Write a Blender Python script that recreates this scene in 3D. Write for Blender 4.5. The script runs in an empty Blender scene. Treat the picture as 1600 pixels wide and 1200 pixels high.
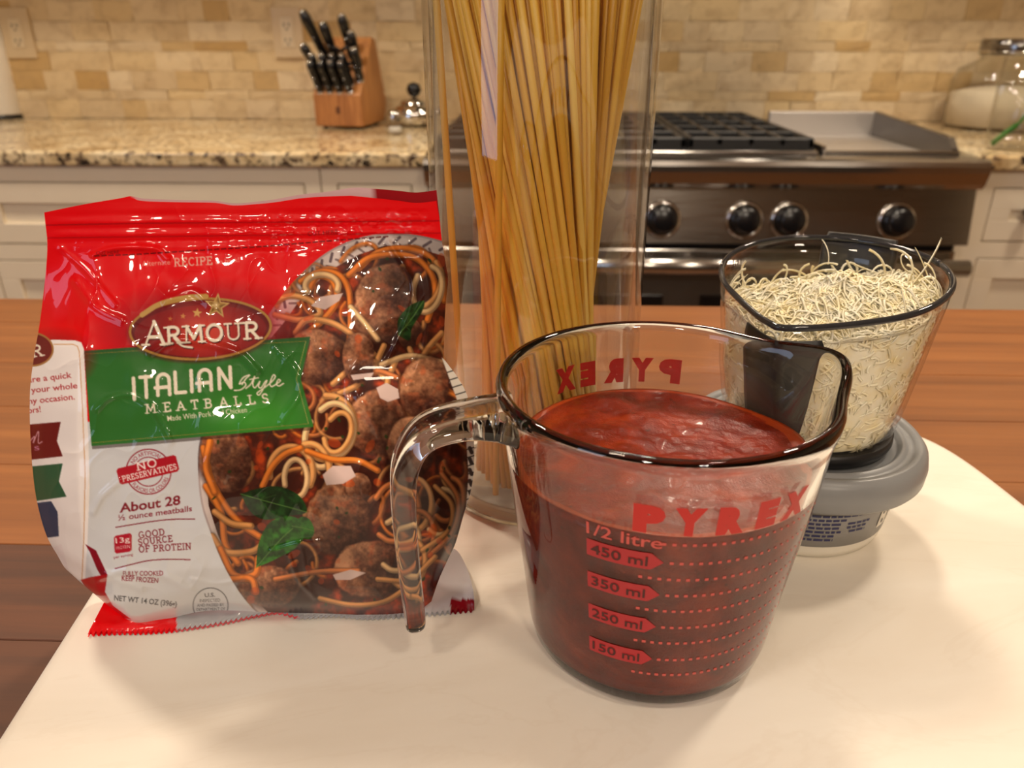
import bpy, bmesh, math, random
import numpy as np
from mathutils import Vector, Matrix

random.seed(7)
rng = np.random.default_rng(11)
SC = bpy.context.scene
COL = SC.collection
PI = math.pi

def lin(v):
    v = np.asarray(v, dtype=np.float64) / 255.0
    return np.where(v <= 0.04045, v / 12.92, ((v + 0.055) / 1.055) ** 2.4)

def rgb(r, g, b):
    a = lin((r, g, b))
    return (float(a[0]), float(a[1]), float(a[2]), 1.0)

# ------------------------------------------------------------------ camera
F_PX, TH, PSI, CAM_H = 1190.0, math.radians(24.4), math.radians(2.0), 0.223
BOARD = 0.92                                   # height of the white board's top
CAM = np.array([0.0, 0.0, BOARD + CAM_H])
cam_data = bpy.data.cameras.new('camera')
cam_data.sensor_width = 36.0
cam_data.lens = F_PX / 1600.0 * 36.0
cam_data.clip_start = 0.01
cam_data.dof.use_dof = True
cam_data.dof.focus_distance = 0.30
cam_data.dof.aperture_fstop = 13.0
cam = bpy.data.objects.new('camera', cam_data)
COL.objects.link(cam)
cam.location = CAM
cam.rotation_euler = (PI / 2 - TH, 0.0, PSI)
SC.camera = cam

# ------------------------------------------------------------------ world, lamps, exposure
world = bpy.data.worlds.new('world'); SC.world = world
world.use_nodes = True
bg = world.node_tree.nodes['Background']
bg.inputs[0].default_value = (1.0, 0.83, 0.66, 1.0)
bg.inputs[1].default_value = 0.11

def area(name, loc, aim, size, power, col, size_y=None):
    d = bpy.data.lights.new(name, 'AREA')
    d.energy = power; d.color = col; d.size = size
    if size_y: d.shape = 'RECTANGLE'; d.size_y = size_y
    else: d.shape = 'DISK'
    o = bpy.data.objects.new(name, d); COL.objects.link(o)
    o.location = loc
    o.rotation_euler = (Vector(aim) - Vector(loc)).to_track_quat('-Z', 'Y').to_euler()
    return o
WARM = (1.0, 0.845, 0.665)
for i, (x, y, p) in enumerate([(-1.10, 1.15, 32), (0.12, 1.55, 36), (1.20, 1.15, 32), (-0.75, -0.55, 11), (0.70, -0.55, 11), (-0.65, -1.9, 38), (0.75, -1.9, 38)]):
    area('ceiling_downlight', (x, y, 2.62), (x, y, 0.0), 0.26, p, WARM)
area('window_daylight', (-2.3, -1.6, 1.75), (0.0, 0.4, 1.0), 0.9, 17, (0.55, 0.72, 1.0), 1.2)

SC.view_settings.view_transform = 'Standard'
SC.view_settings.look = 'None'
SC.view_settings.exposure = -0.58
SC.view_settings.gamma = 1.0
SC.view_settings.use_curve_mapping = False
SC.cycles.transparent_max_bounces = 32
SC.cycles.max_bounces = 16
SC.cycles.transmission_bounces = 16
SC.cycles.sample_clamp_indirect = 6.0

# ------------------------------------------------------------------ measuring the photograph
FW = np.array([-math.sin(PSI) * math.cos(TH), math.cos(PSI) * math.cos(TH), -math.sin(TH)])
RT = np.array([math.cos(PSI), math.sin(PSI), 0.0])
UP = np.cross(RT, FW)
def ray(px, py):
    px = np.asarray(px, float)[..., None]; py = np.asarray(py, float)[..., None]
    return FW + RT * (px - 800) / F_PX - UP * (py - 600) / F_PX
def on_level(px, py, z):
    d = ray(px, py); return CAM + d * ((z - CAM[2]) / d[..., 2:3])
def on_depth(px, py, y):
    d = ray(px, py); return CAM + d * ((y - CAM[1]) / d[..., 1:2])
def ground(r, f, z=0.0):
    """r metres to the camera's right, f metres ahead along the table"""
    return (r * math.cos(PSI) - f * math.sin(PSI), r * math.sin(PSI) + f * math.cos(PSI), z)

# ------------------------------------------------------------------ object helpers
def tag(o, label=None, cat=None, group=None, kind=None):
    if label: o['label'] = label
    if cat: o['category'] = cat
    if group: o['group'] = group
    if kind: o['kind'] = kind
    return o
def thing(name, label, cat, loc=(0, 0, 0), rz=0.0, group=None):
    o = bpy.data.objects.new(name, None); COL.objects.link(o)
    o.empty_display_size = 0.02
    o.location = loc; o.rotation_euler = (0, 0, rz)
    return tag(o, label, cat, group)
def make_mesh(verts, faces, smooth=True):
    me = bpy.data.meshes.new('mesh')
    verts = np.asarray(verts, dtype=np.float32)
    me.from_pydata(verts.tolist() if len(verts) < 50000 else [], [], [] if len(verts) >= 50000 else [list(map(int, f)) for f in faces])
    if len(verts) >= 50000:
        faces = np.asarray(faces, dtype=np.int32); n = faces.shape[1]
        me.vertices.add(len(verts)); me.vertices.foreach_set('co', verts.ravel())
        me.loops.add(faces.size); me.loops.foreach_set('vertex_index', faces.ravel())
        me.polygons.add(len(faces))
        me.polygons.foreach_set('loop_start', np.arange(0, faces.size, n, dtype=np.int32))
        me.update(calc_edges=True)
    me.polygons.foreach_set('use_smooth', np.full(len(me.polygons), smooth))
    me.validate(); me.update()
    return me
def obj(name, me, m=None, parent=None, loc=None, rot=None):
    o = bpy.data.objects.new(name, me); COL.objects.link(o)
    if m is not None and len(me.materials) == 0: me.materials.append(m)
    if parent is not None: o.parent = parent
    if loc is not None: o.location = loc
    if rot is not None: o.rotation_euler = rot
    return o
def struct(o): o['kind'] = 'structure'; return o
def bm_mesh(bm, smooth=False):
    me = bpy.data.meshes.new('mesh'); bmesh.ops.recalc_face_normals(bm, faces=bm.faces)
    bm.to_mesh(me); bm.free()
    me.polygons.foreach_set('use_smooth', np.full(len(me.polygons), smooth)); me.update()
    return me
def box_mesh(x0, x1, y0, y1, z0, z1, bev=0.0, seg=2):
    bm = bmesh.new(); bmesh.ops.create_cube(bm, size=1.0)
    for v in bm.verts:
        v.co = Vector((x0 + (v.co.x + .5) * (x1 - x0), y0 + (v.co.y + .5) * (y1 - y0), z0 + (v.co.z + .5) * (z1 - z0)))
    if bev: bmesh.ops.bevel(bm, geom=list(bm.edges), offset=bev, segments=seg, affect='EDGES', profile=.5)
    return bm_mesh(bm)
def prism_mesh(poly, axis, a, b, bev=0.0):
    """poly: 2-D outline; axis 'x' extrudes (y,z) outline along x, 'y' (x,z), 'z' (x,y)"""
    def P(p, t):
        return {'x': (t, p[0], p[1]), 'y': (p[0], t, p[1]), 'z': (p[0], p[1], t)}[axis]
    bm = bmesh.new()
    lo = [bm.verts.new(P(p, a)) for p in poly]; hi = [bm.verts.new(P(p, b)) for p in poly]
    n = len(poly)
    bm.faces.new(lo); bm.faces.new(hi[::-1])
    for i in range(n): bm.faces.new((lo[i], hi[i], hi[(i + 1) % n], lo[(i + 1) % n]))
    if bev: bmesh.ops.bevel(bm, geom=list(bm.edges), offset=bev, segments=2, affect='EDGES', profile=.5)
    return bm_mesh(bm)
def lathe_mesh(prof, n=48, smooth=True, deform=None):
    """closed where the profile starts or ends on the axis"""
    V, Fc, rings = [], [], []
    for r, z in prof:
        if r < 1e-7: rings.append([len(V)]); V.append((0, 0, z))
        else:
            rings.append(list(range(len(V), len(V) + n)))
            for k in range(n):
                a = 2 * PI * k / n; p = (r * math.cos(a), r * math.sin(a), z)
                V.append(deform(p, a) if deform else p)
    for A, B in zip(rings[:-1], rings[1:]):
        for k in range(n):
            k2 = (k + 1) % n
            if len(A) == 1 and len(B) == 1: continue
            if len(A) == 1: Fc.append((A[0], B[k2], B[k]))
            elif len(B) == 1: Fc.append((A[k], A[k2], B[0]))
            else: Fc.append((A[k], A[k2], B[k2], B[k]))
    me = make_mesh(V, Fc, smooth); fix_normals(me); return me
def fix_normals(me):
    bm = bmesh.new(); bm.from_mesh(me); bmesh.ops.recalc_face_normals(bm, faces=bm.faces); bm.to_mesh(me); bm.free(); me.update()
def tube_mesh(path, rad, n=8, sec=None, up=None, smooth=True):
    """sweep along path; rad = number or list of (half width, half thickness)"""
    path = [Vector(p) for p in path]; V, Fc = [], []
    N = len(path); prev = None
    for i, p in enumerate(path):
        t = (path[min(i + 1, N - 1)] - path[max(i - 1, 0)]).normalized()
        if up is not None: a = Vector(up)
        else:
            a = prev if prev is not None else (Vector((0, 0, 1)) if abs(t.z) < .9 else Vector((1, 0, 0)))
        a = (a - t * a.dot(t)).normalized(); prev = a; b = t.cross(a)
        r = rad[i] if isinstance(rad, (list, tuple)) else rad
        ra, rb = (r if isinstance(r, (list, tuple)) else (r, r))
        for k in range(n):
            c, s = (sec[k] if sec else (math.cos(2 * PI * k / n), math.sin(2 * PI * k / n)))
            V.append(p + a * (c * ra) + b * (s * rb))
    for i in range(N - 1):
        for k in range(n):
            k2 = (k + 1) % n
            Fc.append((i * n + k, i * n + k2, (i + 1) * n + k2, (i + 1) * n + k))
    Fc.append(tuple(range(n))); Fc.append(tuple(range(N * n - 1, (N - 1) * n - 1, -1)))
    me = make_mesh(V, Fc, smooth); fix_normals(me); return me
def smooth_path(P, sub=6):
    P = np.asarray(P, float); Q = np.vstack([2 * P[0] - P[1], P, 2 * P[-1] - P[-2]]); out = []
    for i in range(1, len(Q) - 2):
        for k in range(sub):
            t = k / sub; a, b, c, d = Q[i - 1], Q[i], Q[i + 1], Q[i + 2]
            out.append(.5 * (2 * b + (c - a) * t + (2 * a - 5 * b + 4 * c - d) * t * t + (3 * b - a - 3 * c + d) * t ** 3))
    out.append(P[-1]); return np.array(out)
def join_meshes(ms):
    bm = bmesh.new()
    for m in ms: bm.from_mesh(m)
    me = bpy.data.meshes.new('mesh'); bm.to_mesh(me); bm.free()
    return me

# ------------------------------------------------------------------ materials
def mat(name, col=(.8, .8, .8, 1), rough=.5, metal=0.0, **kw):
    m = bpy.data.materials.new(name); m.use_nodes = True
    p = m.node_tree.nodes['Principled BSDF']
    p.inputs['Base Color'].default_value = col
    p.inputs['Roughness'].default_value = rough
    p.inputs['Metallic'].default_value = metal
    for k, v in kw.items(): p.inputs[k.replace('_', ' ')].default_value = v
    return m
def nodes(m): return m.node_tree.nodes, m.node_tree.links, m.node_tree.nodes['Principled BSDF']
def ramp(N, stops, mode='LINEAR'):
    r = N.new('ShaderNodeValToRGB'); r.color_ramp.interpolation = mode
    e = r.color_ramp.elements
    while len(e) < len(stops): e.new(.5)
    for el, (pos, c) in zip(e, stops): el.position = pos; el.color = c
    return r
def coords(N, L, scale=(1, 1, 1), kind='Object'):
    tc = N.new('ShaderNodeTexCoord'); mp = N.new('ShaderNodeMapping')
    mp.inputs['Scale'].default_value = scale; L.new(tc.outputs[kind], mp.inputs[0]); return mp
def noise(N, L, vec, scale, detail=4, rough=.55, dist=0.0):
    n = N.new('ShaderNodeTexNoise'); n.inputs['Scale'].default_value = scale; n.inputs['Detail'].default_value = detail
    n.inputs['Roughness'].default_value = rough; n.inputs['Distortion'].default_value = dist
    if vec is not None: L.new(vec.outputs[0], n.inputs['Vector'])
    return n
def bump(N, L, src, P, strength=.3, dist=.001):
    b = N.new('ShaderNodeBump'); b.inputs['Strength'].default_value = strength; b.inputs['Distance'].default_value = dist
    L.new(src, b.inputs['Height']); L.new(b.outputs[0], P.inputs['Normal']); return b
def mixrgb(N, L, a, b, fac, mode='MIX'):
    m = N.new('ShaderNodeMix'); m.data_type = 'RGBA'; m.blend_type = mode
    for sock, v in ((m.inputs[0], fac), (m.inputs[6], a), (m.inputs[7], b)):
        if hasattr(v, 'links') or hasattr(v, 'is_linked'): L.new(v, sock)
        else: sock.default_value = v
    return m.outputs[2]
def clear_film(name, tint=(.97, .97, .96, 1), gloss=1.0, rough=.02):
    """thin clear wall: straight-through transparency under a Fresnel reflection"""
    m = bpy.data.materials.new(name); m.use_nodes = True
    N, L = m.node_tree.nodes, m.node_tree.links
    N.remove(N['Principled BSDF']); out = N['Material Output']
    lw = N.new('ShaderNodeLayerWeight'); lw.inputs[0].default_value = .5          # Schlick reflection, alike from both sides
    pw = N.new('ShaderNodeMath'); pw.operation = 'POWER'; pw.inputs[1].default_value = 5.0; L.new(lw.outputs['Facing'], pw.inputs[0])
    mul = N.new('ShaderNodeMath'); mul.operation = 'MULTIPLY_ADD'; mul.inputs[1].default_value = .96 * gloss; mul.inputs[2].default_value = .04 * gloss; mul.use_clamp = True
    L.new(pw.outputs[0], mul.inputs[0])
    tr = N.new('ShaderNodeBsdfTransparent'); tr.inputs[0].default_value = tint
    gl = N.new('ShaderNodeBsdfGlossy'); gl.inputs['Roughness'].default_value = rough
    mx = N.new('ShaderNodeMixShader')
    L.new(mul.outputs[0], mx.inputs[0]); L.new(tr.outputs[0], mx.inputs[1]); L.new(gl.outputs[0], mx.inputs[2])
    L.new(mx.outputs[0], out.inputs[0]); return m
def glass(name, col=(.97, .98, .97, 1), ior=1.47, rough=0.0):
    return mat(name, col, rough, 0.0, Transmission_Weight=1.0, IOR=ior, Specular_IOR_Level=.22)

M_WHITE = mat('white_plastic', rgb(226, 222, 212), .35)
M_BLACK = mat('black_plastic', (.006, .006, .007, 1), .22)
M_RUBBER = mat('black_rubber', (.010, .010, .011, 1), .42)
M_CHROME = mat('chrome', (.72, .70, .67, 1), .10, 1.0)
M_DARKGAP = mat('dark_gap', (.01, .008, .007, 1), .8)
def steel():
    m = mat('brushed_steel', (.47, .45, .425, 1), .26, 1.0)
    N, L, P = nodes(m); v = coords(N, L, (3, 300, 300)); n = noise(N, L, v, 4, 3)
    r = ramp(N, [(.3, (.13, .13, .13, 1)), (.7, (.24, .24, .24, 1))]); L.new(n.outputs[0], r.inputs[0]); L.new(r.outputs[0], P.inputs['Roughness'])
    P.inputs['Anisotropic'].default_value = .8; tn = N.new('ShaderNodeTangent'); tn.direction_type = 'RADIAL'; tn.axis = 'X'; L.new(tn.outputs[0], P.inputs['Tangent'])
    return m
M_STEEL = steel()
def paint():
    m = mat('cream_cabinet_paint', rgb(216, 202, 176), .38)
    N, L, P = nodes(m); v = coords(N, L, (1, 1, 1)); n = noise(N, L, v, 14, 3)
    L.new(mixrgb(N, L, rgb(238, 224, 198), rgb(244, 231, 207), n.outputs[0]), P.inputs['Base Color']); return m
M_PAINT = paint()
def granite():
    m = mat('speckled_granite', rough=.16)
    N, L, P = nodes(m); v = coords(N, L)
    n1 = noise(N, L, v, 9, 6, .6, .6)
    base = ramp(N, [(.30, rgb(164, 132, 88)), (.48, rgb(214, 190, 146)), (.62, rgb(232, 215, 178)), (.8, rgb(190, 152, 96))])
    L.new(n1.outputs[0], base.inputs[0])
    n2 = noise(N, L, v, 75, 4, .6); sp = ramp(N, [(.52, (0, 0, 0, 1)), (.60, (1, 1, 1, 1))]); L.new(n2.outputs[0], sp.inputs[0])
    c1 = mixrgb(N, L, base.outputs[0], rgb(104, 84, 66), sp.outputs[0])
    n3 = noise(N, L, v, 62, 3, .5, .4); s3 = ramp(N, [(.58, (0, 0, 0, 1)), (.63, (1, 1, 1, 1))]); L.new(n3.outputs[0], s3.inputs[0])
    L.new(mixrgb(N, L, c1, rgb(44, 34, 30), s3.outputs[0]), P.inputs['Base Color']); return m
M_GRANITE = granite()
def travertine():
    m = mat('split_travertine', rough=.75)
    N, L, P = nodes(m); v = coords(N, L, kind='Object')
    oi = N.new('ShaderNodeObjectInfo')
    add = N.new('ShaderNodeVectorMath'); add.operation = 'ADD'
    sc = N.new('ShaderNodeVectorMath'); sc.operation = 'SCALE'; sc.inputs['Scale'].default_value = 40.0
    comb = N.new('ShaderNodeCombineXYZ'); L.new(oi.outputs['Random'], comb.inputs[0]); L.new(oi.outputs['Random'], comb.inputs[2])
    L.new(comb.outputs[0], sc.inputs[0]); L.new(sc.outputs[0], add.inputs[0]); L.new(v.outputs[0], add.inputs[1])
    per = ramp(N, [(0, rgb(222, 196, 150)), (.25, rgb(229, 206, 164)), (.45, rgb(233, 213, 176)), (.62, rgb(214, 190, 150)), (.8, rgb(227, 201, 152)), (.92, rgb(208, 176, 122)), (1, rgb(198, 160, 98))])
    L.new(oi.outputs['Random'], per.inputs[0])
    n1 = noise(N, L, add, 22, 5, .6); bl = ramp(N, [(.48, (0, 0, 0, 1)), (.80, (.7, .7, .7, 1))]); L.new(n1.outputs[0], bl.inputs[0])
    c = mixrgb(N, L, per.outputs[0], rgb(172, 140, 98), bl.outputs[0])
    n2 = noise(N, L, add, 60, 4, .6); b2 = ramp(N, [(.66, (0, 0, 0, 1)), (.76, (.7, .7, .7, 1))]); L.new(n2.outputs[0], b2.inputs[0])
    L.new(mixrgb(N, L, c, rgb(128, 100, 70), b2.outputs[0]), P.inputs['Base Color'])
    bump(N, L, n1.outputs[0], P, .35, .003); return m
M_TILE = travertine()
def wood(name, c0, c1, c2, rough, stretch=(1.2, 26, 26), seedmul=30.0):
    m = mat(name, rough=rough)
    N, L, P = nodes(m); v = coords(N, L, stretch)
    oi = N.new('ShaderNodeObjectInfo'); comb = N.new('ShaderNodeCombineXYZ')
    for k in range(3): L.new(oi.outputs['Random'], comb.inputs[k])
    sc = N.new('ShaderNodeVectorMath'); sc.operation = 'SCALE'; sc.inputs['Scale'].default_value = seedmul; L.new(comb.outputs[0], sc.inputs[0])
    add = N.new('ShaderNodeVectorMath'); L.new(sc.outputs[0], add.inputs[0]); L.new(v.outputs[0], add.inputs[1])
    n = noise(N, L, add, 2.2, 8, .62, .5)
    r = ramp(N, [(.30, c0), (.52, c1), (.75, c2)]); L.new(n.outputs[0], r.inputs[0])
    fine = noise(N, L, add, 9, 6, .7); fr = ramp(N, [(.35, (.90, .90, .90, 1)), (.65, (1, 1, 1, 1))]); L.new(fine.outputs[0], fr.inputs[0])
    c = mixrgb(N, L, r.outputs[0], fr.outputs[0], 1.0, 'MULTIPLY')
    tone = N.new('ShaderNodeMapRange'); tone.inputs[3].default_value = .86; tone.inputs[4].default_value = 1.12; L.new(oi.outputs['Random'], tone.inputs[0])
    hsv = N.new('ShaderNodeHueSaturation'); L.new(c, hsv.inputs['Color']); L.new(tone.outputs[0], hsv.inputs['Value'])
    L.new(hsv.outputs[0], P.inputs['Base Color']); bump(N, L, fine.outputs[0], P, .06, .0006); return m
M_OAK = wood('oiled_wood_planks', rgb(116, 66, 28), rgb(138, 82, 36), rgb(156, 97, 46), .36)
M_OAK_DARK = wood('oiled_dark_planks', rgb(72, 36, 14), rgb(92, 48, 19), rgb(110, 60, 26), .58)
M_BLOCK = wood('knife_block_wood', rgb(150, 92, 42), rgb(184, 122, 62), rgb(202, 142, 80), .4, (30, 30, 3))

# ================================================================== THE ROOM
WALL_Y, CTR_Y, CTR = 2.42, 1.675, 0.92         # wall face, counter front edge, counter height
M_FLOOR = wood('floor_boards', rgb(96, 58, 28), rgb(124, 78, 40), rgb(150, 98, 54), .45)
struct(obj('floor', box_mesh(-3.2, 3.2, -2.6, WALL_Y + .1, -.03, 0), M_FLOOR))
M_GROUT = mat('grout', rgb(176, 154, 120), .9)
wall = struct(obj('wall_back', box_mesh(-3.2, 3.2, WALL_Y + .006, WALL_Y + .1, 0, 2.7), M_GROUT))
M_CEIL = mat('ceiling_paint', rgb(226, 214, 196), .8)
M_PLASTER = mat('painted_plaster', rgb(104, 88, 70), .8)
struct(obj('wall_front', box_mesh(-3.2, 3.2, -2.7, -2.6, 0, 2.7), M_PLASTER))
M_SIDE = mat('cream_wall_paint', rgb(206, 188, 158), .8)
struct(obj('wall_left', box_mesh(-3.3, -3.2, -2.7, WALL_Y + .1, 0, 2.7), M_SIDE))
struct(obj('wall_right', box_mesh(3.2, 3.3, -2.7, WALL_Y + .1, 0, 2.7), M_SIDE))
struct(obj('ceiling', box_mesh(-3.2, 3.2, -2.6, WALL_Y + .1, 2.66, 2.7), M_CEIL))

# split travertine tiles, each one its own piece; sheets of alike tiles share their mesh
def tile_mesh(w, h, seed):
    r = random.Random(seed); bm = bmesh.new()
    nx = 3; g = .0005
    front = []
    for j in range(3):
        row = []
        for i in range(nx + 1):
            e = (i in (0, nx)) or (j in (0, 2))
            row.append(bm.verts.new((g + (w - 2 * g) * i / nx + (r.uniform(-.0012, .0012) if e else 0), (-.0035 if e else -.005) + r.uniform(-.0012, .0012), g + (h - 2 * g) * j / 2 + (r.uniform(-.001, .001) if e else 0))))
        front.append(row)
    back = [bm.verts.new((v.co.x, .0085, v.co.z)) for v in (front[0] + [front[1][-1]] + front[2][::-1] + [front[1][0]])]
    rim = front[0] + [front[1][-1]] + front[2][::-1] + [front[1][0]]
    for j in range(2):
        for i in range(nx): bm.faces.new((front[j][i], front[j][i + 1], front[j + 1][i + 1], front[j + 1][i]))
    for k in range(len(rim)): bm.faces.new((rim[k], back[k], back[(k + 1) % len(rim)], rim[(k + 1) % len(rim)]))
    return bm_mesh(bm)
lib = {}
rows = [.054, .027, .053, .054, .027, .053, .055]
z = CTR + .001; far_tiles = []; rt = random.Random(5)
widths = [.074, .098, .112, .135, .158]
row_i = 0
while z < 1.62:
    h = rows[row_i % len(rows)]; x = -1.98 - rt.uniform(0, .1)
    while x < 1.75:
        w = rt.choice(widths if h > .04 else widths[1:]); key = (w, h, rt.randrange(4))
        if key not in lib: lib[key] = tile_mesh(*key); lib[key].materials.append(M_TILE)
        near = z < 1.27 and -1.74 < x < 1.44
        if near:
            o = bpy.data.objects.new('tile', lib[key]); COL.objects.link(o); o.parent = wall
            o.location = (x, WALL_Y + rt.uniform(-.0025, .0015), z)
        else:
            m2 = lib[key].copy(); m2.transform(Matrix.Translation((x, WALL_Y + rt.uniform(-.0025, .002), z))); far_tiles.append(m2)
        x += w
    z += h; row_i += 1
st = obj('tile_field', join_meshes(far_tiles), M_TILE, wall); st['kind'] = 'stuff'

# ------------------------------------------------------------------ worktops
RX0, RX1 = -.238, .905                          # the range stands between these
def worktop(name, x0, x1, label):
    bm = bmesh.new(); bmesh.ops.create_cube(bm, size=1)
    for v in bm.verts: v.co = Vector((x0 + (v.co.x + .5) * (x1 - x0), CTR_Y + (v.co.y + .5) * (WALL_Y - .004 - CTR_Y), CTR - .031 + (v.co.z + .5) * .031))
    ed = [e for e in bm.edges if all(abs(v.co.y - CTR_Y) < 1e-5 for v in e.verts) and abs(e.verts[0].co.z - e.verts[1].co.z) < 1e-5]
    bmesh.ops.bevel(bm, geom=ed, offset=.006, segments=3, affect='EDGES', profile=.5)
    return tag(obj(name, bm_mesh(bm), M_GRANITE), label, 'worktop')
worktop('granite_worktop', -2.4, RX0 - .006, 'speckled beige granite worktop carrying the knife block')
worktop('granite_worktop', RX1 + .012, 2.3, 'speckled beige granite worktop under the flour canister')

# ------------------------------------------------------------------ base cabinets
FACE = 1.702
def front_panel(parent, name, x0, x1, z0, z1, fr=.045):
    """a framed front with a recessed flat panel"""
    d = obj(name, box_mesh(x0 + .003, x1 - .003, FACE - .003, FACE + .004, z0 + .003, z1 - .003), M_PAINT, parent)
    for nm, a in (('rail', (x0 + .003, x1 - .003, z1 - .003 - fr, z1 - .003)), ('rail', (x0 + .003, x1 - .003, z0 + .003, z0 + .003 + fr)),
                  ('stile', (x0 + .003, x0 + .003 + fr, z0 + .003 + fr, z1 - .003 - fr)), ('stile', (x1 - .003 - fr, x1 - .003, z0 + .003 + fr, z1 - .003 - fr))):
        obj(nm, box_mesh(a[0], a[1], FACE - .012, FACE - .002, a[2], a[3], .0012, 1), M_PAINT, d)
    return d
def cabinet(x0, x1, label, fronts, knobs=()):
    t = thing('base_cabinet', label, 'cabinet', ((x0 + x1) / 2, FACE, 0), 0, 'cream painted base cabinets')
    ox = (x0 + x1) / 2
    def sh(o): o.location = (o.location[0] - ox, o.location[1] - FACE, o.location[2]); return o
    sh(obj('carcass', box_mesh(x0 + .0015, x1 - .0015, FACE + .012, WALL_Y - .003, .10, CTR - .0325), M_PAINT, t))
    sh(obj('toe_kick', box_mesh(x0 + .004, x1 - .004, FACE + .07, FACE + .09, 0, .10), M_DARKGAP, t))
    # face frame, proud of the carcass and flush with the fronts
    xs = sorted({round(v, 4) for f in fronts for v in f[1:3]}); zs = [f[3] for f in fronts] + [f[4] for f in fronts]
    sh(obj('frame_rail', box_mesh(x0 + .0015, x1 - .0015, FACE - .012, FACE + .012, max(zs), CTR - .0325), M_PAINT, t))
    sh(obj('frame_rail', box_mesh(x0 + .0015, x1 - .0015, FACE - .012, FACE + .012, .11, min(zs)), M_PAINT, t))
    lo, hi = min(f[1] for f in fronts), max(f[2] for f in fronts)
    sh(obj('frame_stile', box_mesh(x0 + .0015, lo, FACE - .012, FACE + .012, min(zs), max(zs)), M_PAINT, t))
    sh(obj('frame_stile', box_mesh(hi, x1 - .0015, FACE - .012, FACE + .012, min(zs), max(zs)), M_PAINT, t))
    for kind, a, b, c, d in fronts: sh(front_panel(t, kind, a, b, c, d))
    zl = sorted({f[3] for f in fronts}); zh = sorted({f[4] for f in fronts})
    for q in zh[:-1]:
        nxt = min(v for v in zl if v >= q)
        if nxt - q > .002: sh(obj('frame_rail', box_mesh(lo, hi, FACE - .012, FACE + .012, q, nxt), M_PAINT, t))
    for kx, kz in knobs:
        k = obj('knob', lathe_mesh([(0, .030), (.012, .028), (.016, .021), (.013, .013), (.007, .009), (.007, 0), (0, 0)], 20), M_BLACK, t, (kx - ox, -.012, kz), (PI / 2, 0, 0))
    return t
cabinet(-2.3, -1.325, 'cream cabinet at the wall end beneath the paper towel roll', [('drawer', -2.26, -1.36, .711, .853), ('door', -2.26, -1.36, .13, .675)])
cabinet(-1.325, -.479, 'wide cream drawer cabinet beneath the knife block', [('drawer', -1.265, -.515, .711, .853), ('drawer', -1.265, -.515, .42, .675), ('drawer', -1.265, -.515, .13, .385)])
cabinet(-.479, RX0 - .006, 'narrow cream cabinet next to the steel range', [('drawer', -.444, -.278, .711, .853), ('door', -.444, -.278, .13, .675)])
cabinet(RX1 + .012, 1.72, 'cream cabinet under the flour canister', [('drawer', .972, 1.68, .735, .853), ('door', .972, 1.32, .13, .70), ('door', 1.32, 1.68, .13, .70)], [(1.052, .803)])

# ------------------------------------------------------------------ the range
RYF = 1.60
rg = thing('kitchen_range', 'wide stainless steel gas range with black knobs and griddle', 'range', ((RX0 + RX1) / 2, RYF, 0))
rcx = (RX0 + RX1) / 2
def rp(name, me, m, parent=None):
    o = obj(name, me, m, parent or rg)
    if parent is None: o.location = (-rcx, -RYF, 0)
    return o
rp('body', box_mesh(RX0 + .004, RX1 - .004, RYF + .065, WALL_Y - .012, .12, .905), M_STEEL)
for lx in (RX0 + .06, RX1 - .06):
    for ly in (RYF + .12, WALL_Y - .09):
        rp('leg', box_mesh(lx - .025, lx + .025, ly - .025, ly + .025, 0, .12, .004), M_STEEL)
# bull-nosed landing ledge along the front
GX = .60                                          # griddle starts here
nose = [(RYF + .10, .918), (RYF + .012, .921), (RYF + .002, .917), (RYF - .003, .908), (RYF - .002, .896), (RYF + .006, .872), (RYF + .014, .862), (RYF + .10, .862)]
rp('front_ledge', prism_mesh(nose, 'x', RX0, RX1), M_STEEL)
rp('ledge_trough', box_mesh(RX0 + .03, GX - .06, RYF + .018, RYF + .052, .9165, .9228), M_BLACK)
rp('ledge_lip', box_mesh(RX0 + .03, GX - .02, RYF + .060, RYF + .075, .915, .930, .004), M_STEEL)
rp('cooktop', box_mesh(RX0 + .004, GX, RYF + .10, WALL_Y - .02, .895, .915), M_BLACK)
M_GRIDDLE = mat('polished_griddle', (.66, .63, .60, 1), .48, 1.0)
M_STEEL_DKREFL = mat('steel_dark_reflection', (.20, .185, .17, 1), .30, 1.0)  # side guard's dark reflection put into the steel colour
# griddle well: floor, back and side guards
rp('griddle', box_mesh(GX + .012, RX1 - .03, RYF + .11, 2.14, .898, .910, .003), M_GRIDDLE)
rp('griddle_guard', box_mesh(GX + .004, RX1 - .018, 2.14, 2.158, .89, .969, .003), M_GRIDDLE)
rp('rear_deck', box_mesh(GX + .002, RX1 - .016, 2.158, WALL_Y - .02, .89, .925, .002), M_STEEL)
rp('griddle_guard', prism_mesh([(RYF + .105, .89), (2.158, .89), (2.158, .969), (RYF + .140, .950), (RYF + .112, .930)], 'x', RX1 - .03, RX1 - .016), M_STEEL_DKREFL)
rp('griddle_guard', box_mesh(GX + .002, GX + .012, RYF + .11, 2.158, .89, .935, .002), M_STEEL)
rp('griddle_lip', box_mesh(GX + .002, RX1 - .016, RYF + .098, RYF + .112, .895, .926, .003), M_STEEL)
M_IRON = mat('cast_iron', (.012, .012, .013, 1), .48)
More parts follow.
